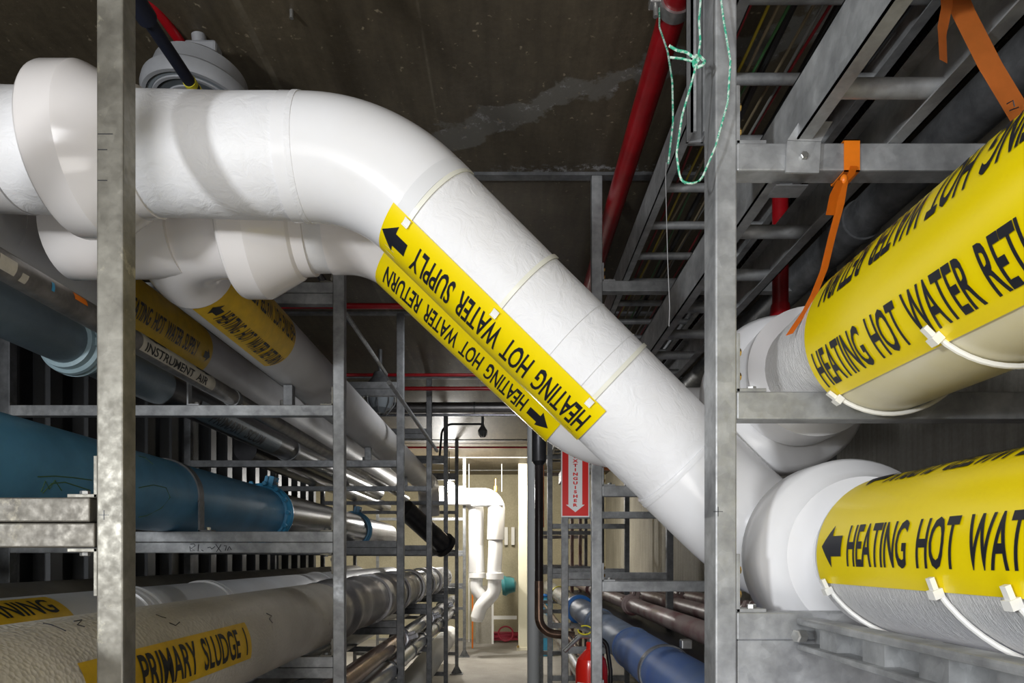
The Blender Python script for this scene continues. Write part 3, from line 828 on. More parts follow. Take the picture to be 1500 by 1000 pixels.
# white cleaning pipe
t = thing('process_pipe', 'white mesh-wrapped pipe behind the tan sludge pipe, with ringed joints', 'pipe', V(-1.3, 2, -.245))
run(-1.3, -.245, .140, .45, 7.5, 'white_pipe', t, seg=48)
CW = Cyl(V(-1.3, 0, -.245), Vector((0, 1, 0)), .140)
for d_ in (2.25, 2.29, 2.34, 2.9, 2.94, 4.6): arc_band('joint_ring', CW, d_, Vector((0, 0, 1)), 0, 2*math.pi, .022, .008, 'pvc', t)
sT, nT = CW.hit(60, 888)
s1 = CW.hit(92, 886)[0]
lb = curved_rect(CW, 1, s1, nT, -.55, 0, -.05, .05, t, 'yellow_old_dim'); lb['label'] = 'yellow marker reading CLEANING'
curved_text(CW, 1, s1-.22, nT, 'CLEANING', .36, .06, lb, 'ink_dark')
t = thing('process_pipe', 'dull tan pipe lying farthest back on the lower left shelf by the ribbed wall', 'pipe', V(-1.7, 2, -.235))
run(-1.7, -.235, .148, .45, 7.5, 'tan_dark', t, seg=40)
arc_band('joint_ring', Cyl(V(-1.7, 0, -.235), Vector((0, 1, 0)), .148), 2.9, Vector((0, 0, 1)), 0, 2*math.pi, .03, .006, 'tan_dark', t)
# lower shiny pipes
t = thing('process_pipe', 'brown to steel coloured shiny pipe, upper of two slim pipes low on the left rack', 'pipe', V(-.72, 3, -.552))
run(-.735, -.552, .050, .45, 4.6, 'copper', t); run(-.735, -.552, .052, 4.6, 9, 'steel_pipe', t)
for d_ in (4.62, 6.2, 7.6): coupling(-.735, -.552, .05, d_, 'steel_pipe', t, .07, (.9, .3))
t = thing('process_pipe', 'bright steel pipe with clamp bands, lower of two slim pipes low on the left rack', 'pipe', V(-.7, 3, -.67))
run(-.735, -.690, .060, .45, 9, 'steel_pipe', t)
CC = Cyl(V(-.735, 0, -.690), Vector((0, 1, 0)), .060)
for d_ in (3.4, 4.16, 5.0, 5.66, 6.6, 7.16): arc_band('clamp_band', CC, d_, Vector((0, 0, 1)), 0, 2*math.pi, .04, .005, 'galv_dark', t)
t = thing('process_pipe', 'pale crinkled wrapped pipe lowest on the left rack near the floor', 'pipe', V(-.82, 4, -1.08))
run(-.82, -1.075, .12, 4.2, 9.5, 'crinkle', t, n=30, wob=.006, seg=40)
run(-.82, -1.075, .10, -.5, 4.25, 'dark_pipe', t)
t = thing('process_pipe', 'dark steel pipe in shadow at the back of the lowest left shelf', 'pipe', V(-1.3, 4, -.6))
run(-1.3, -.64, .10, -.5, 9, 'dark_pipe', t)
t = thing('process_pipe', 'dull metal pipe on the top left shelf beyond the white pipes', 'pipe', V(-1.7, 4, .66))
run(-1.62, .66, .07, 4.2, 9, 'dark_pipe', t)
# dark slanting pipe far left, metal wrapped pipe with couplings
t = thing('slanted_pipe', 'thick black pipe slanting down between the far left rack frames', 'pipe', P(620, 770, 6.6))
straight('pipe_section', P(592, 745, 6.6), P(652, 800, 7.0), .10, 'dark_pipe', t)
lathe('end_flange', P(648, 796, 6.98), P(652, 800, 7.0)-P(592, 745, 6.6), [(0, .1), (.0, .13), (.05, .13), (.05, .1)], 'black', t)

# ------------------------------------------------------------------ ceiling items, upper left
t = thing('ceiling_light_fixture', 'round grey enamelled fixture with ringed face, hanging from the ceiling behind the thick white pipe', 'light fixture', V(-.87, 1.92, 1.3))
o = V(-.885, 1.95, 1.285); dn = Vector((.06, .10, 1)).normalized()
lathe('housing', o, dn, [(0, .148), (.012, .152), (.03, .15), (.045, .135), (.09, .125), (.12, .09), (.13, .04)], 'fixture', t, 56, 25)
lathe('rim', o, -dn, [(0, .148), (.008, .145), (.008, .135), (.002, .134), (.002, .120), (.007, .118), (.007, .110), (.001, .108), (.001, .085), (.006, .083), (.006, .075), (.001, .073), (.001, .01)], 'fixture', t, 56, 20)
lathe('gasket', o-dn*.0025, -dn, [(0, .133), (.0015, .132), (.0015, .121), (0, .120)], 'fix_dark', t, 56, 20)
box('mounting_ear', P(281, 76, 1.95), P(316, 104, 1.90), 'fixture', t, .008)
bolt(P(308, 88, 1.90), (0, -1, 0), .009, .012, t)
straight('stem', o+dn*.12, Vector((o.x, o.y, CZ)), .02, 'fixture', t)
tube('yellow_cord', [P(198, 126, 1.84), P(215, 135, 1.83), P(228, 142, 1.83)], .003, 'tag', t, 8)
t = thing('conduit', 'dark navy conduit with a coupling collar passing in front of the round fixture', 'conduit', V(-.81, 1.3, 1.2))
run(-.805, 1.2, .0185, .3, 1.5, 'navy', t, seg=20); run(-.805, 1.2, .015, 1.5, 3.5, 'navy', t, seg=20)
run(-.805, 1.2, .0225, 1.40, 1.52, 'navy', t, 'collar', seg=20)
run(-.805, 1.2, .0165, 1.72, 1.735, 'tag', t, 'yellow_band', seg=20); run(-.805, 1.2, .0165, 1.75, 1.757, 'tag', t, 'yellow_band', seg=20)
t = thing('red_pipe', 'short red pipe running up to the ceiling beside the dark navy conduit', 'pipe', P(250, 45, 1.95))
straight('pipe_section', P(195, -35, 1.78), P(286, 92, 2.02), .014, 'red', t, 20)
t = thing('anchor_bolt', 'galvanized anchor rod hanging from the ceiling at top left of centre', 'bolt', P(427, 5, 1.86))
straight('rod', Vector((P(427, 0, 1.86).x, 1.86, CZ)), P(427, 27, 1.86), .0055, 'zinc', t, 12)
bolt(P(427, 3, 1.86), (0, 0, 1), .013, .014, t, name='nut')

# ------------------------------------------------------------------ red sprinkler pipes
t = thing('red_pipe', 'long red sprinkler pipe under the ceiling running away above the right rack', 'pipe', V(.416, 2, 1.38))
run(.416, 1.38, .0355, -.5, 3.74, 'red', t, seg=28)
tube('branch', fillet([V(.416, 3.7, 1.38), V(.416, 3.76, 1.38), V(-1.4, 3.76, 1.385)], .03), .016, 'red', t, 16)
C_ = Cyl(V(.416, 1.70, 1.38), Vector((0, 1, 0)), .0355)
t = thing('pipe_clamp', 'galvanized clamp with bolt gripping the red sprinkler pipe at the top', 'clamp', V(.416, 1.68, 1.38))
arc_band('band', C_, .0, Vector((0, 0, 1)), 0, 2*math.pi, .035, .006, 'zinc', t)
box('ear', V(.35, 1.685, 1.372), V(.385, 1.715, 1.392), 'zinc', t, .003)
box('ear', V(.447, 1.685, 1.36), V(.52, 1.715, 1.38), 'zinc', t, .003)
straight('clamp_bolt', V(.366, 1.7, 1.41), V(.366, 1.7, 1.345), .006, 'zinc', t, 10)
for (x0, x1, y, d, r, w) in ((-1.6, 1.0, 549, 5.2, .012, 'upper'), (-1.6, 1.0, 569, 5.45, .016, 'lower')):
    t = thing('red_pipe', 'slim dark red pipe crossing the ceiling past the aisle, %s of two' % w, 'pipe', V(0, d, (816-y)*d/1000))
    z = (816-y)*d/1000; straight('pipe_section', V(x0, d, z), V(x1, d, z), r, 'red', t, 16)
t = thing('red_pipe', 'thin red pipe crossing the pale ceiling at the far end of the aisle', 'pipe', V(0, 9, 1.43))
straight('pipe_section', P(560, 655, 9), P(800, 655, 9), .013, 'red', t, 12)
t = thing('steel_pipe', 'fat steel pipe crossing the aisle high up beyond the diagonal pipes', 'pipe', V(0, 6, 1.3))
z = (816-597)*6/1000; straight('pipe_section', V(-1.6, 6, z), V(.9, 6, z), .048, 'foil', t, 32)
straight('small_line', V(-1.6, 5.95, z-.075), V(.9, 5.95, z-.075), .012, 'steel_pipe', t, 16)
for x in (-.72, -.3, .05): arc_band('pipe_band', Cyl(V(0, 6, z), Vector((1, 0, 0)), .048), x, Vector((0, 0, 1)), 0, 2*math.pi, .012, .004, 'galv_dark', t)
t = thing('red_pipe', 'red vertical pipe fitting beside the ladder tray at right', 'pipe', P(1143, 420, 2.0))
straight('riser', Vector((P(1143, 0, 2.018).x, 2.018, H+1.086)), P(1143, 446, 2.018), .023, 'red', t, 20)
lathe('fitting', P(1143, 446, 2.018), Vector((0, 0, -1)), [(0, .026), (.03, .03), (.06, .03), (.06, .02)], 'red', t, 20)
# dark braces, far
for a, b, w in (((507, 460), (566, 548), 'steel brace rod slanting beside the second left frame'), ((570, 560), (640, 660), 'steel brace rod slanting beyond the third left frame')):
    t = thing('brace_rod', w, 'brace', P(a[0], a[1], 3.6)); straight('rod', P(a[0], a[1], 3.2), P(b[0], b[1], 4.6), .011, 'galv', t, 10)
def fixture(px, py, d, r, label):
    k_ = r/.12
    c = P(px, py, d); t = thing('hanging_fixture', label, 'light fixture', c)
    lathe('housing', c, Vector((0, 0, 1)), [(0, r), (.02*k_, r*1.02), (.05*k_, r*.9), (.12*k_, r*.5), (.16*k_, r*.35)], 'galv_dark', t, 32, 30)
    lathe('globe', c, Vector((0, 0, -1)), [(0, r*.82), (.05*k_, r*.8), (.1*k_, r*.6), (.13*k_, r*.2)], 'fix_dark', t, 32)
    for k in range(8):
        a = 2*math.pi*k/8; e = Vector((math.cos(a), math.sin(a), 0))
        tube('guard_wire', [c+e*r*.9, c+e*r*.88-Vector((0, 0, .07*k_)), c+e*r*.4-Vector((0, 0, .145*k_))], .004, 'galv_dark', t, 6)
    straight('stem', c+Vector((0, 0, .15*k_)), Vector((c.x, c.y, CZ)), .015, 'galv_dark', t, 12)
fixture(557, 578, 4.9, .12, 'unlit caged ceiling lamp above the left rack beyond the third frame')
fixture(707, 632, 7.2, .05, 'small round black fitting hanging from the ceiling in the middle of the aisle')
t = thing('conduit', 'black bent conduit curving down from the small hanging fitting', 'conduit', P(660, 630, 7.2))
tube('tube', fillet([P(705, 621, 7.2), P(648, 621, 7.2), P(644, 670, 7.2)], .12), .012, 'black', t, 12)
# glowing lamp
t = thing('work_lamp', 'brightly glowing bare lamp beyond the far left rack frames', 'lamp', V(-.835, 9.6, .989))
bm = bmesh.new(); bmesh.ops.create_uvsphere(bm, u_segments=20, v_segments=12, radius=.08, matrix=Matrix.Translation(V(-.835, 9.6, .989))); newobj('bulb', bm, 'glow', t, True)
bpy.data.objects['bulb'].visible_shadow = True
lathe('socket', V(-.835, 9.6, 1.06), Vector((0, 0, 1)), [(0, .03), (.08, .025), (.09, .02)], 'black', t, 16)
straight('cord', V(-.835, 9.6, 1.14), V(-.835, 9.6, 1.49), .006, 'black', t, 8)

# ------------------------------------------------------------------ strut channel and string, top right
t = thing('strut_channel', 'open galvanized strut channel hanging beside the near right post', 'strut', P(1021, 100, 1.23))
x0, x1 = P(1009, 0, 1.23).x, P(1034, 0, 1.23).x; zb = P(0, 190, 1.21).z
bm = bmesh.new()
bxm(bm, (x0, 1.214, zb), (x0+.004, 1.25, CZ-.012)); bxm(bm, (x1-.004, 1.214, zb), (x1, 1.25, CZ-.012)); bxm(bm, (x0, 1.246, zb), (x1, 1.25, CZ-.012))
bxm(bm, (x0, 1.214, zb), (x0+.009, 1.218, CZ-.012)); bxm(bm, (x1-.009, 1.214, zb), (x1, 1.218, CZ-.012))
newobj('channel', bm, 'galv', t)
t = thing('twine', 'green and white twine knotted and looped around the near right post', 'twine', P(1020, 85, 1.12))
dd = 1.118
tube('long_loop', fillet([P(1054, -20, 1.12), P(1060, 30, dd), P(1070, 90, dd), P(1066, 150, dd), P(1048, 215, dd), P(1028, 262, dd), P(1010, 275, dd), P(996, 262, dd), P(991, 225, dd), P(999, 170, dd), P(1012, 125, dd), P(1021, 92, dd)], .03, 5), .0018, 'twine', t, 8)
tube('hanging_strand', fillet([P(1028, -20, dd), P(1024, 30, dd), P(1026, 60, dd), P(1022, 90, dd)], .02, 5), .0018, 'twine', t, 8)
tube('short_end', fillet([P(980, 67, dd), P(992, 74, dd), P(1005, 76, dd), P(1024, 90, dd)], .02, 5), .0022, 'twine', t, 8)
tube('short_end', fillet([P(981, 84, dd), P(1000, 86, dd), P(1022, 92, dd)], .02, 5), .0018, 'twine', t, 8)
kn = P(1024, 90, dd); 
tube('knot', [kn+Vector((math.cos(a)*.009, math.sin(a*2)*.003, math.sin(a)*.009)) for a in [i*.5 for i in range(26)]], .0026, 'twine', t, 8)
t = thing('twine', 'green and white twine hanging from the red pipe clamp down to a fine wire', 'twine', P(970, 40, 1.6))
tube('strand', fillet([P(966, 12, 1.66), P(966, 40, 1.6), P(978, 75, 1.55), P(985, 120, 1.5), P(986, 180, 1.5), P(979, 240, 1.5)], .05, 5), .0022, 'twine', t, 8)
tube('wire', fillet([P(976, 238, 1.5), P(975, 262, 1.5), P(978, 380, 1.5), P(981, 450, 1.5), P(980, 478, 1.5)], .05, 4), .0009, 'wire', t, 6)

# ------------------------------------------------------------------ cable trays
def tray(name, label, xl, xr, zb, h, y0, y1, rungs, rr, flange=.025, m='galv', loc=None):
    t = thing(name, label, 'cable tray', V((xl+xr)/2, 2, zb))
    for x, sx in ((xl, 1), (xr, -1)):
        bm = bmesh.new()
        bxm(bm, V(x, y0, zb), V(x+sx*.003, y1, zb+h)); bxm(bm, V(x, y0, zb), V(x+sx*flange, y1, zb+.003)); bxm(bm, V(x, y0, zb+h-.003), V(x+sx*flange, y1, zb+h))
        newobj('side_rail', bm, m, t)
    for d in rungs:
        straight('rung', V(xl+.003, d, zb+.022), V(xr-.003, d, zb+.022), rr, m, t, 16)
    return t
tray('ladder_cable_tray', 'narrow galvanized ladder tray resting on the high near right bar', .4775, .66, .692, .10, -.3, 6.5, [1.04+.229*k for k in range(-4, 24)], .0145)
tc = tray('ladder_cable_tray', 'wide galvanized ladder tray high over the right rack carrying cables', .44, .84, 1.07, .10, .3, 8, [1.56+.229*k for k in range(-4, 28)], .0125)
# cables on the wide tray
def cable_path(x, z, y0, y1, amp, ph):
    return [V(x+amp*math.sin(y*2.3+ph)+amp*.5*math.sin(y*5.1+ph*2), y, z+.004*math.sin(y*3+ph)) for y in [y0+(y1-y0)*i/60 for i in range(61)]]
ci = 0
cols = ['wire_black', 'wire_red', 'wire_yellow', 'wire_tan', 'wire_green', 'wire_black', 'wire_tan', 'wire_white', 'wire_red', 'wire_black', 'wire_yellow', 'wire_black', 'wire_green', 'wire_black', 'wire_tan', 'wire_black']
names = {'wire_black': 'black', 'wire_red': 'red', 'wire_yellow': 'yellow', 'wire_tan': 'tan', 'wire_green': 'dark green', 'wire_white': 'white'}
for i, c in enumerate(cols):
    x = .475+.022*i; r = .0035 if c != 'wire_black' else .0095
    tag(tube('cable', cable_path(x, 1.107+r, .4, 7, .008, i*1.7), r, c, None, 8), '%s cable lying in the wide ladder tray' % names[c], 'cable', 'cables in the wide ladder tray')
# ribbed flexible conduit and dark pipes on the far right
t = thing('flexible_conduit', 'black ribbed flexible conduit running along the ceiling right of the ladder trays', 'conduit', V(.95, 2, 1.14))
path = [V(.93+.01*math.sin(i*.05), .6+i*.012, 1.14) for i in range(500)]
tube('hose', path, [.04 if i % 3 else .032 for i in range(500)], 'black_gloss', t, 14)
for x, z, r, m_, lab in ((1.13, 1.08, .06, 'galv_dark', 'dull steel conduit next to the black ribbed conduit'), (1.30, 1.0, .05, 'dark_pipe', 'dark steel pipe high along the right wall'), (1.45, .85, .07, 'galv_dark', 'dull grey pipe highest against the right wall'), (1.5, 1.3, .06, 'tan_dark', 'dusty brown pipe under the ceiling at the right wall')):
    t = thing('conduit_run', lab, 'pipe', V(x, 2, z)); run(x, z, r, .2, 8, m_, t, seg=24)
    for d_ in (2.2, 3.7, 5.2): arc_band('clamp_band', Cyl(V(x, 0, z), Vector((0, 1, 0)), r), d_, Vector((0, 0, 1)), 0, 2*math.pi, .04, .006, 'galv_dark', t)
# hold-down clip on the near high bar
t = thing('tray_clip', 'dark bent steel hold-down clip bolted to the high near right bar', 'bracket', P(1180, 230, 1.135))
bm = bmesh.new()
def prism(bm, quad, off):
    a_ = [bm.verts.new(p) for p in quad]; b_ = [bm.verts.new(p+off) for p in quad]
    bm.faces.new(a_); bm.faces.new(b_[::-1])
    for k in range(4): bm.faces.new((a_[k], b_[k], b_[(k+1) % 4], a_[(k+1) % 4]))
TL, TR = P(1152, 208, 1.135), P(1201, 210, 1.135); UL, UR = P(1170, 180, 1.128), P(1218, 181, 1.128)
prism(bm, [P(1150, 254, 1.135), P(1198, 255, 1.135), TR, TL], Vector((0, -.004, 0)))
prism(bm, [TL, TR, UR, UL], Vector((0, -.004, .001)))
q2 = [TL, TR, UR]
bmesh.ops.recalc_face_normals(bm, faces=bm.faces)
newobj('plate', bm, 'galv', t)
bolt(P(1177, 229, 1.131), (0, -1, 0), .0065, .005, t); bolt((q2[0]+q2[2])/2+Vector((0, -.006, .0)), (0, -1, .2), .006, .006, t)
t = thing('tray_clip', 'flat steel clip plate under the high near right bar', 'bracket', P(1160, 268, 1.16))
box('plate', P(1137, 270, 1.16), Vector((P(1184, 270, 1.16).x, 1.2, P(0, 268, 1.16).z-.004)), 'galv_dark', t)
# slotted strut below the near lower right pipe
t = thing('slotted_strut', 'slotted galvanized strut channel running toward the camera under the lower right pipe', 'strut', V(.5, .6, -.13))
bm = bmesh.new()
xa, xb_ = .478, .516
bxm(bm, V(xa, -1, -.112), V(xb_, 1.135, -.1), .004); bxm(bm, V(xa, -1, -.153), V(xb_, 1.135, -.143), .004)
bxm(bm, V(xb_-.006, -1, -.148), V(xb_-.002, 1.135, -.106))
for k in range(16): bxm(bm, V(xa+.012, 1.02-.13*k, -.15), V(xb_-.004, 1.075-.13*k, -.106))
newobj('channel', bm, 'galv', t)
bolt(V(xa+.004, 1.115, -.128), (-1, -.4, 0), .011, .016, t)

# ------------------------------------------------------------------ orange tape
def ribbon(name, pts, w, m, parent, side=Vector((1, 0, 0)), twist=0, th=.0006, tip=False):
    bm = bmesh.new(); L = []; n = len(pts)
    for i, p in enumerate(pts):
        f = i/(n-1); s_ = Matrix.Rotation(twist*f, 3, 'Z') @ side
        ww = w[i] if isinstance(w, (list, tuple)) else w
        L.append((bm.verts.new(p-s_*ww/2), bm.verts.new(p+s_*ww/2)))
    fs = [bm.faces.new((L[i][0], L[i][1], L[i+1][1], L[i+1][0])) for i in range(n-1)]
    bmesh.ops.solidify(bm, geom=fs, thickness=th)
    bmesh.ops.recalc_face_normals(bm, faces=bm.faces)
    return newobj(name, bm, m, parent, smooth=True, angle=50)
t = thing('flagging_tape', 'bright orange tape tied around the high near right bar, its tail hanging to the pipe', 'tape', P(1248, 240, 1.13))
zt, zb_ = H+.6955, H+.6425; xl_, xr_ = P(1237, 0, 1.136).x, P(1260, 0, 1.136).x
bm = bmesh.new()
for a, b in (((xl_, 1.1365, zb_), (xr_, 1.1385, zt)), ((xl_, 1.1365, zt-.002), (xr_, 1.185, zt)), ((xl_, 1.1365, zb_), (xr_, 1.185, zb_+.002)), ((xl_, 1.183, zb_), (xr_, 1.185, zt))): bxm(bm, a, b)
newobj('loop', bm, 'orange', t)
ribbon('gather', fillet([P(1251, 243, 1.132), P(1247, 255, 1.128), P(1238, 264, 1.125)], .01), [.022+0*i for i in range(1)]*1 if False else .012, 'orange', t)
bm = bmesh.new(); bmesh.ops.create_uvsphere(bm, u_segments=12, v_segments=8, radius=.006, matrix=Matrix.Translation(P(1236, 263, 1.125)) @ Matrix.Scale(1.4, 4, (0, 0, 1))); newobj('knot', bm, 'orange', t, True)
ribbon('tail', fillet([P(1233, 264, 1.122), P(1222, 285, 1.12), P(1216, 315, 1.12)], .03), .017, 'orange', t, Vector((1, .3, .12)))
_, nn = CR1.hit(1175, 450)
ribbon('tail', fillet([P(1237, 264, 1.123), P(1231, 300, 1.122), P(1219, 345, 1.125), P(1207, 395, 1.13), P(1193, 430, 1.135), P(1180, 455, 1.14), P(1166, 475, 1.145), P(1156, 490, 1.148)], .05, 4), .013, 'orange', t, Vector((1, -.1, .35)), .2)
t = thing('strap', 'wide pale orange strap hanging at the top right corner over the yellow-marked pipe', 'strap', P(1440, 80, .86))
ribbon('band', fillet([P(1395, -20, .9), P(1412, 20, .89), P(1450, 95, .87), P(1500, 178, .86), P(1530, 230, .86)], .05, 5), .024, 'orange2', t, Vector((1, -.2, .45)), .1, .0008)
ribbon('tail', fillet([P(1386, -20, .88), P(1387, 10, .88), P(1380, 45, .875), P(1382, 90, .875)], .03, 5), [.019]*6+[.022]*5+[.018]*2+[.006]*1 if False else .019, 'orange2', t, Vector((1, .25, .1)), .3, .0008)
strokes('written_mark', [[(1475, 152), (1484, 147), (1486, 156)], [(1479, 162), (1492, 157)]], .845, .0008, 'ink', t)

# ------------------------------------------------------------------ right rack lower pipes
t = thing('process_pipe', 'large dusty blue pipe low on the right rack behind the extinguisher', 'pipe', V(.603, 3, -.44))
run(.603, -.44, .100, -.8, 3.3, 'blue_dusty', t, seg=48); run(.603, -.44, .094, 3.3, 5.9, 'dust_blue', t, seg=40); run(.603, -.44, .088, 5.9, 10.5, 'steel_pipe', t, seg=32)
CX = Cyl(V(.603, 0, -.44), Vector((0, 1, 0)), .1)
arc_band('clamp_band', CX, 2.62, Vector((0, 0, 1)), 0, 2*math.pi, .035, .006, 'galv_dark', t)
arc_band('joint_ring', CX, 3.3, Vector((0, 0, 1)), 0, 2*math.pi, .02, .003, 'blue_dusty', t)
lathe('blue_collar', V(.603, 5.75, -.44), Vector((0, 1, 0)), [(0, .095), (.005, .122), (.12, .122), (.125, .095)], 'blue_ring', t)
lathe('blue_collar', V(.603, 4.5, -.44), Vector((0, 1, 0)), [(0, .095), (.005, .105), (.04, .105), (.045, .095)], 'dust_blue', t)
lathe('yellow_band', V(.603, 8.1, -.44), Vector((0, 1, 0)), [(0, .09), (.002, .096), (.1, .096), (.105, .09)], 'tag', t)
box('clamp_ear', V(.66, 2.6, -.35), V(.70, 2.64, -.315), 'zinc', t, .004)
for x, z, r, lab in ((.887, -.34, .052, 'dark red dusty pipe with a grooved coupling, right of the dusty blue pipe'), (1.2, -.335, .05, 'second dusty red pipe behind the front red one, low at right'), (1.47, -.32, .048, 'dusty red pipe closest to the right wall')):
    t = thing('process_pipe', lab, 'pipe', V(x, 3, z)); run(x, z, r, .2, 10, 'red_dusty', t)
    coupling(x, z, r, 4.9, 'red_dusty', t, .07, (.3, 1)); coupling(x, z, r, 3.5 if x > 1 else 7.2, 'red_dusty', t, .07, (.3, 1))
# channel rail supporting (dark) near
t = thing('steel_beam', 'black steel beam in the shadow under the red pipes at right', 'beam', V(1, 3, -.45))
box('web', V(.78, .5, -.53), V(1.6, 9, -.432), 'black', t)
# front-facing slim steel pipe under blue
t = thing('process_pipe', 'pale steel pipe lowest on the right rack near the floor', 'pipe', V(.55, 4, -.85))
run(.56, -.87, .07, 1.5, 10, 'steel_pipe', t)
t = thing('process_pipe', 'brass coloured slim pipe on the lower right rack', 'pipe', V(.45, 4, -.65))
run(.45, -.60, .02, 4.3, 10, 'copper', t)
# ------------------------------------------------------------------ sign
t = thing('extinguisher_sign', 'red and white sign reading FIRE EXTINGUISHER with a down arrow', 'sign', P(843, 700, 2.62))
SD = 2.62
a = P(822, 757, SD); b = P(863.5, 628, SD)
box('plate', (a.x, SD, a.z), (b.x, SD+.003, b.z), 'white', t, .0008)
i0 = .0045
box('red_panel', (a.x+i0, SD-.001, a.z+i0), (b.x-i0, SD+.001, b.z-i0), 'red_sign', t)
cx = (a.x+b.x)/2
bm = bmesh.new()
zt_ = b.z-.012; z1 = P(0, 739, SD).z; z2 = P(0, 750, SD).z
bxm(bm, (cx-.0265, SD-.0018, z1), (cx+.0265, SD-.0005, zt_))
v = [bm.verts.new(p) for p in ((cx-.036, SD-.0018, z1), (cx+.036, SD-.0018, z1), (cx, SD-.0018, z2))]; bm.faces.new(v)
newobj('arrow', bm, 'white', t)
for i, ch in enumerate('FIRE EXTINGUISHER'):
    if ch == ' ': continue
    yy = 739.5-(16-i)*6.45
    bm = text_bm(ch, None, .0122, .05)
    w_ = max(v.co.x for v in bm.verts)
    for v in bm.verts: v.co = Vector((cx+v.co.x*1.6, SD-.0022, P(0, yy, SD).z+v.co.y))
    newobj('letter', bm, 'red_sign', t)
# ------------------------------------------------------------------ fire extinguisher
c = V(.340, 2.80, 0); zt = P(0, 950, 2.8).z
t = thing('fire_extinguisher', 'red fire extinguisher standing behind the second right post', 'fire extinguisher', (c.x, 2.8, 0))
zb0 = zt-.55
lathe('cylinder', Vector((c.x, 2.8, zb0)), Vector((0, 0, 1)), [(0, .05), (.01, .062), (.03, .066), (.47, .066), (.51, .058), (.535, .036), (.55, .022), (.575, .022), (.58, .018)], 'red_ext', t, 40, 25)
box('stand', (c.x-.07, 2.73, 0), (c.x+.07, 2.87, zb0), 'red_ext', t, .01)
lathe('valve', Vector((c.x, 2.8, zt+.02)), Vector((0, 0, 1)), [(0, .016), (.03, .018), (.05, .014)], 'zinc', t, 20)
z0 = zt+.05
tube('handle', fillet([Vector((c.x+.0, 2.79, z0)), Vector((c.x-.05, 2.78, z0+.005)), Vector((c.x-.115, 2.76, z0-.055))], .02), .009, 'zinc', t, 10)
tube('lever', fillet([Vector((c.x+.01, 2.79, z0+.01)), Vector((c.x-.04, 2.78, z0+.035)), Vector((c.x-.09, 2.76, z0+.055))], .02), .009, 'zinc', t, 10)
tube('hose', fillet([Vector((c.x+.015, 2.8, z0-.01)), Vector((c.x+.06, 2.8, z0-.01)), Vector((c.x+.078, 2.8, z0-.14)), Vector((c.x+.078, 2.8, z0-.45))], .04), .009, 'black', t, 12)
bm = bmesh.new()
CE = Cyl(Vector((c.x, 2.8, zb0)), Vector((0, 0, 1)), .066); bm.free()
s, nn = CE.hit(877, 990)
lbl = curved_rect(CE, 1, .36, Vector((.0, -1, 0)), -.16, .06, -.02, .075, t, 'white', step=.004); lbl['label'] = 'white instruction label'
tube('seal_tag', [Vector((c.x-.03, 2.775, z0+.03))+Vector((.028*math.cos(a), 0, .018*math.sin(a))) for a in [i*.4 for i in range(17)]], .003, 'tag', t, 6)
# ------------------------------------------------------------------ small details at right far
t = thing('pipe_hanger_clip', 'orange clamp sticking out on the second right frame', 'clamp', P(887, 676, 2.75))
box('jaw', P(884, 686, 2.72), Vector((P(890, 0, 2.72).x, 2.75, P(0, 664, 2.72).z)), 'orange2', t, .002)
box('foot', P(884, 688, 2.72), Vector((P(897, 0, 2.72).x, 2.75, P(0, 684, 2.72).z)), 'orange2', t, .002)
for x, lab in ((838, 'left of two dark red risers in front of the right wall'), (850, 'right of two dark red risers in front of the right wall')):
    t = thing('red_riser', lab, 'pipe', P(x, 900, 8.5)); c = P(x, 0, 8.5); straight('riser', Vector((c.x, 8.5, 0)), Vector((c.x, 8.5, CZ)), .022, 'red_dusty', t, 14)
t = thing('crate', 'bright blue box on the floor beyond the right rack', 'box', P(800, 915, 10.2))
a = P(793, 915, 10.2); b = P(808, 872, 10.5); box('shell', (a.x, 10.2, 0), (b.x, 10.5, b.z), 'blue_bright', t, .01); box('lid', (a.x-.01, 10.19, b.z), (b.x+.01, 10.51, b.z+.03), 'blue_ring', t, .008)
t = thing('hoist_strap', 'orange strap hanging beyond the right rack frames', 'strap', P(795, 750, 8))
a = P(792, 772, 8); b = P(797, 735, 8); box('strap', (a.x, 8, a.z), (b.x, 8.01, CZ), 'orange', t)
# grey vertical pipe and black pipe with elbow
t = thing('vertical_pipe', 'light grey vertical pipe on the right edge of the aisle', 'pipe', V(.205, 5.6, -H))
straight('riser', Vector((.205, 5.6, 0)), Vector((.205, 5.6, CZ)), .052, 'grey_pipe', t, 32)
lathe('floor_flange', Vector((.205, 5.6, 0)), Vector((0, 0, 1)), [(0, .09), (.015, .09), (.018, .055)], 'grey_pipe', t)
t = thing('vertical_pipe', 'glossy black vertical pipe with a brown elbow turning right, beside the grey one', 'pipe', V(.255, 5.2, 0))
tube('riser', fillet([V(.232, 5.2, 1.49), V(.232, 5.2, -.2)], 0), .032, 'black_gloss', t, 24)
tube('elbow', fillet([V(.232, 5.2, -.18), V(.232, 5.2, -.57), V(.50, 5.2, -.6)], .13), .034, 'copper', t, 24)
lathe('insulated_top', V(.232, 5.2, 1.48), Vector((0, 0, -1)), [(0, .055), (.75, .055), (.78, .033)], 'dark_pipe', t)
t = thing('steel_column', 'cream painted square column at the end of the aisle', 'column', V(.23, 10.9, -H))
box('shaft', (.155, 10.85, 0), (.30, 11.0, H+1.5-.0), 'cream_col', t, .01); box('base', (.13, 10.83, 0), (.325, 11.02, .05), 'cream_col', t, .004)
bolt(Vector((.15, 10.82, .05)), (0, 0, 1), .02, .03, t, 'brass')
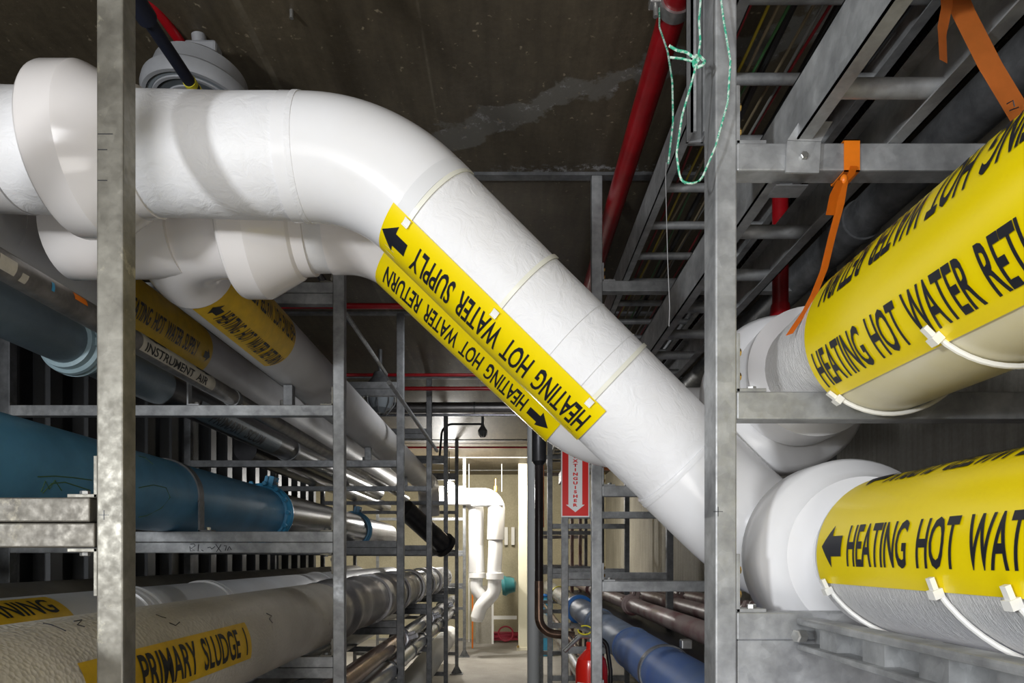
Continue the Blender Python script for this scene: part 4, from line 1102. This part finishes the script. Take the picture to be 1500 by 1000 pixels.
# far white vertical pipes
def far(t, pts, r, m='pvc', b=.15, name='pipe_section'): return tube(name, fillet([P(x, y, 10.3) for x, y in pts], b), r, m, t, 28)
t = thing('white_pipe_riser', 'left of two thick white insulated risers at the end of the aisle', 'pipe', P(697, 800, 10.3))
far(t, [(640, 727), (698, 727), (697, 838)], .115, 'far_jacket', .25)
far(t, [(697, 738), (697, 790), (698, 815), (699, 838)], .115)
far(t, [(699, 838), (697, 862), (714, 885)], .095)
lathe('flange_cover', P(699, 838, 10.3), Vector((0, 0, -1)), [(0, .10), (.01, .13), (.08, .13), (.09, .10)], 'pvc', t)
t = thing('white_pipe_riser', 'right of two thick white insulated risers, bending left at the bottom', 'pipe', P(726, 800, 10.1))
def far2(pts, r, m='pvc', b=.2): return tube('pipe_section', fillet([P(x, y, 10.0) for x, y in pts], b), r, m, t, 28)
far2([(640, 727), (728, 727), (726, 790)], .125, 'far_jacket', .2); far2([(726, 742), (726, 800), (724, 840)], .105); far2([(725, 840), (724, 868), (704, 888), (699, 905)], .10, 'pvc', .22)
lathe('flange_cover', P(725, 838, 10.0), Vector((0, 0, -1)), [(0, .10), (.01, .128), (.1, .128), (.11, .10)], 'pvc', t)
lathe('end_cap', P(699, 904, 10.0), Vector((-.1, 0, -1)), [(0, .09), (.06, .075), (.07, .03)], 'pvc', t)
t = thing('collar_bracket', 'flat steel bracket plate joining the tops of the two white risers', 'bracket', P(712, 740, 9.95))
box('plate', P(692, 742, 10.12), P(737, 738, 9.88), 'galv', t, .003)
t = thing('valve', 'teal valve body beside the white risers', 'valve', P(748, 855, 10.6))
lathe('body', P(735, 858, 10.6), Vector((1, 0, .1)), [(0, .14), (.05, .16), (.1, .13), (.2, .11), (.22, .05)], 'teal', t)
straight('tail_pipe', P(748, 855, 10.6), P(745, 851, 12.3), .09, 'teal', t, 20)
for px, lab in ((680, 'left brass air vent fitting above the white pipes'), (726, 'right brass air vent fitting above the white pipes')):
    t = thing('air_vent', lab, 'valve', P(px+2, 715, 10.4)); lathe('body', P(px, 726, 10.3 if px == 680 else 10.0), Vector((0, 0, 1)), [(0, .012), (.06, .012), (.065, .028), (.14, .028), (.15, .012), (.25, .01)], 'brass', t, 14)
t = thing('hose_coil', 'coiled dark red hose lying on the floor at the end of the aisle', 'hose', (-.05, 11.9, 0))
path = []
for i in range(150):
    a = i*.25; path.append(Vector((-.1+.28*math.cos(a)+.05*math.sin(i*.07), 11.98+.12*math.sin(a), .03+.0009*i)))
tube('coil', path, .016, 'hose', t, 8)
tube('upright_loop', [Vector((-.05+.13*math.cos(a), 11.8, .16+.125*math.sin(a))) for a in [i*.2 for i in range(33)]], .014, 'hose', t, 8)
t = thing('orange_post', 'orange strip standing beside the far left frame', 'post', (-.58, 11.1, 0))
box('shaft', (-.60, 11.1, 0), (-.575, 11.13, 1.0), 'orange', t, .003)
for i, px in enumerate((742, 752)):
    t = thing('wall_bracket', '%s white channel bracket on the back wall right of the risers' % ('left', 'right')[i], 'bracket', P(px-2, 790, 12.28))
    a = P(px-3, 798, 12.27); box('channel', (a.x, 12.2, a.z), (a.x+.06, 12.3, P(0, 772, 12.27).z), 'white', t, .003)
for i, (x, y0_, y1_) in enumerate(((687, 683, 940), (735, 680, 720))):
    t = thing('hanger_rod', ('long thin steel rod in front of the back wall, left of the risers', 'thin hanger rod above the right white riser')[i], 'rod', P(x, 800, 10.9))
    straight('rod', P(x, y0_-12, 10.9), P(x, y1_, 10.9), .007, 'white', t, 8)
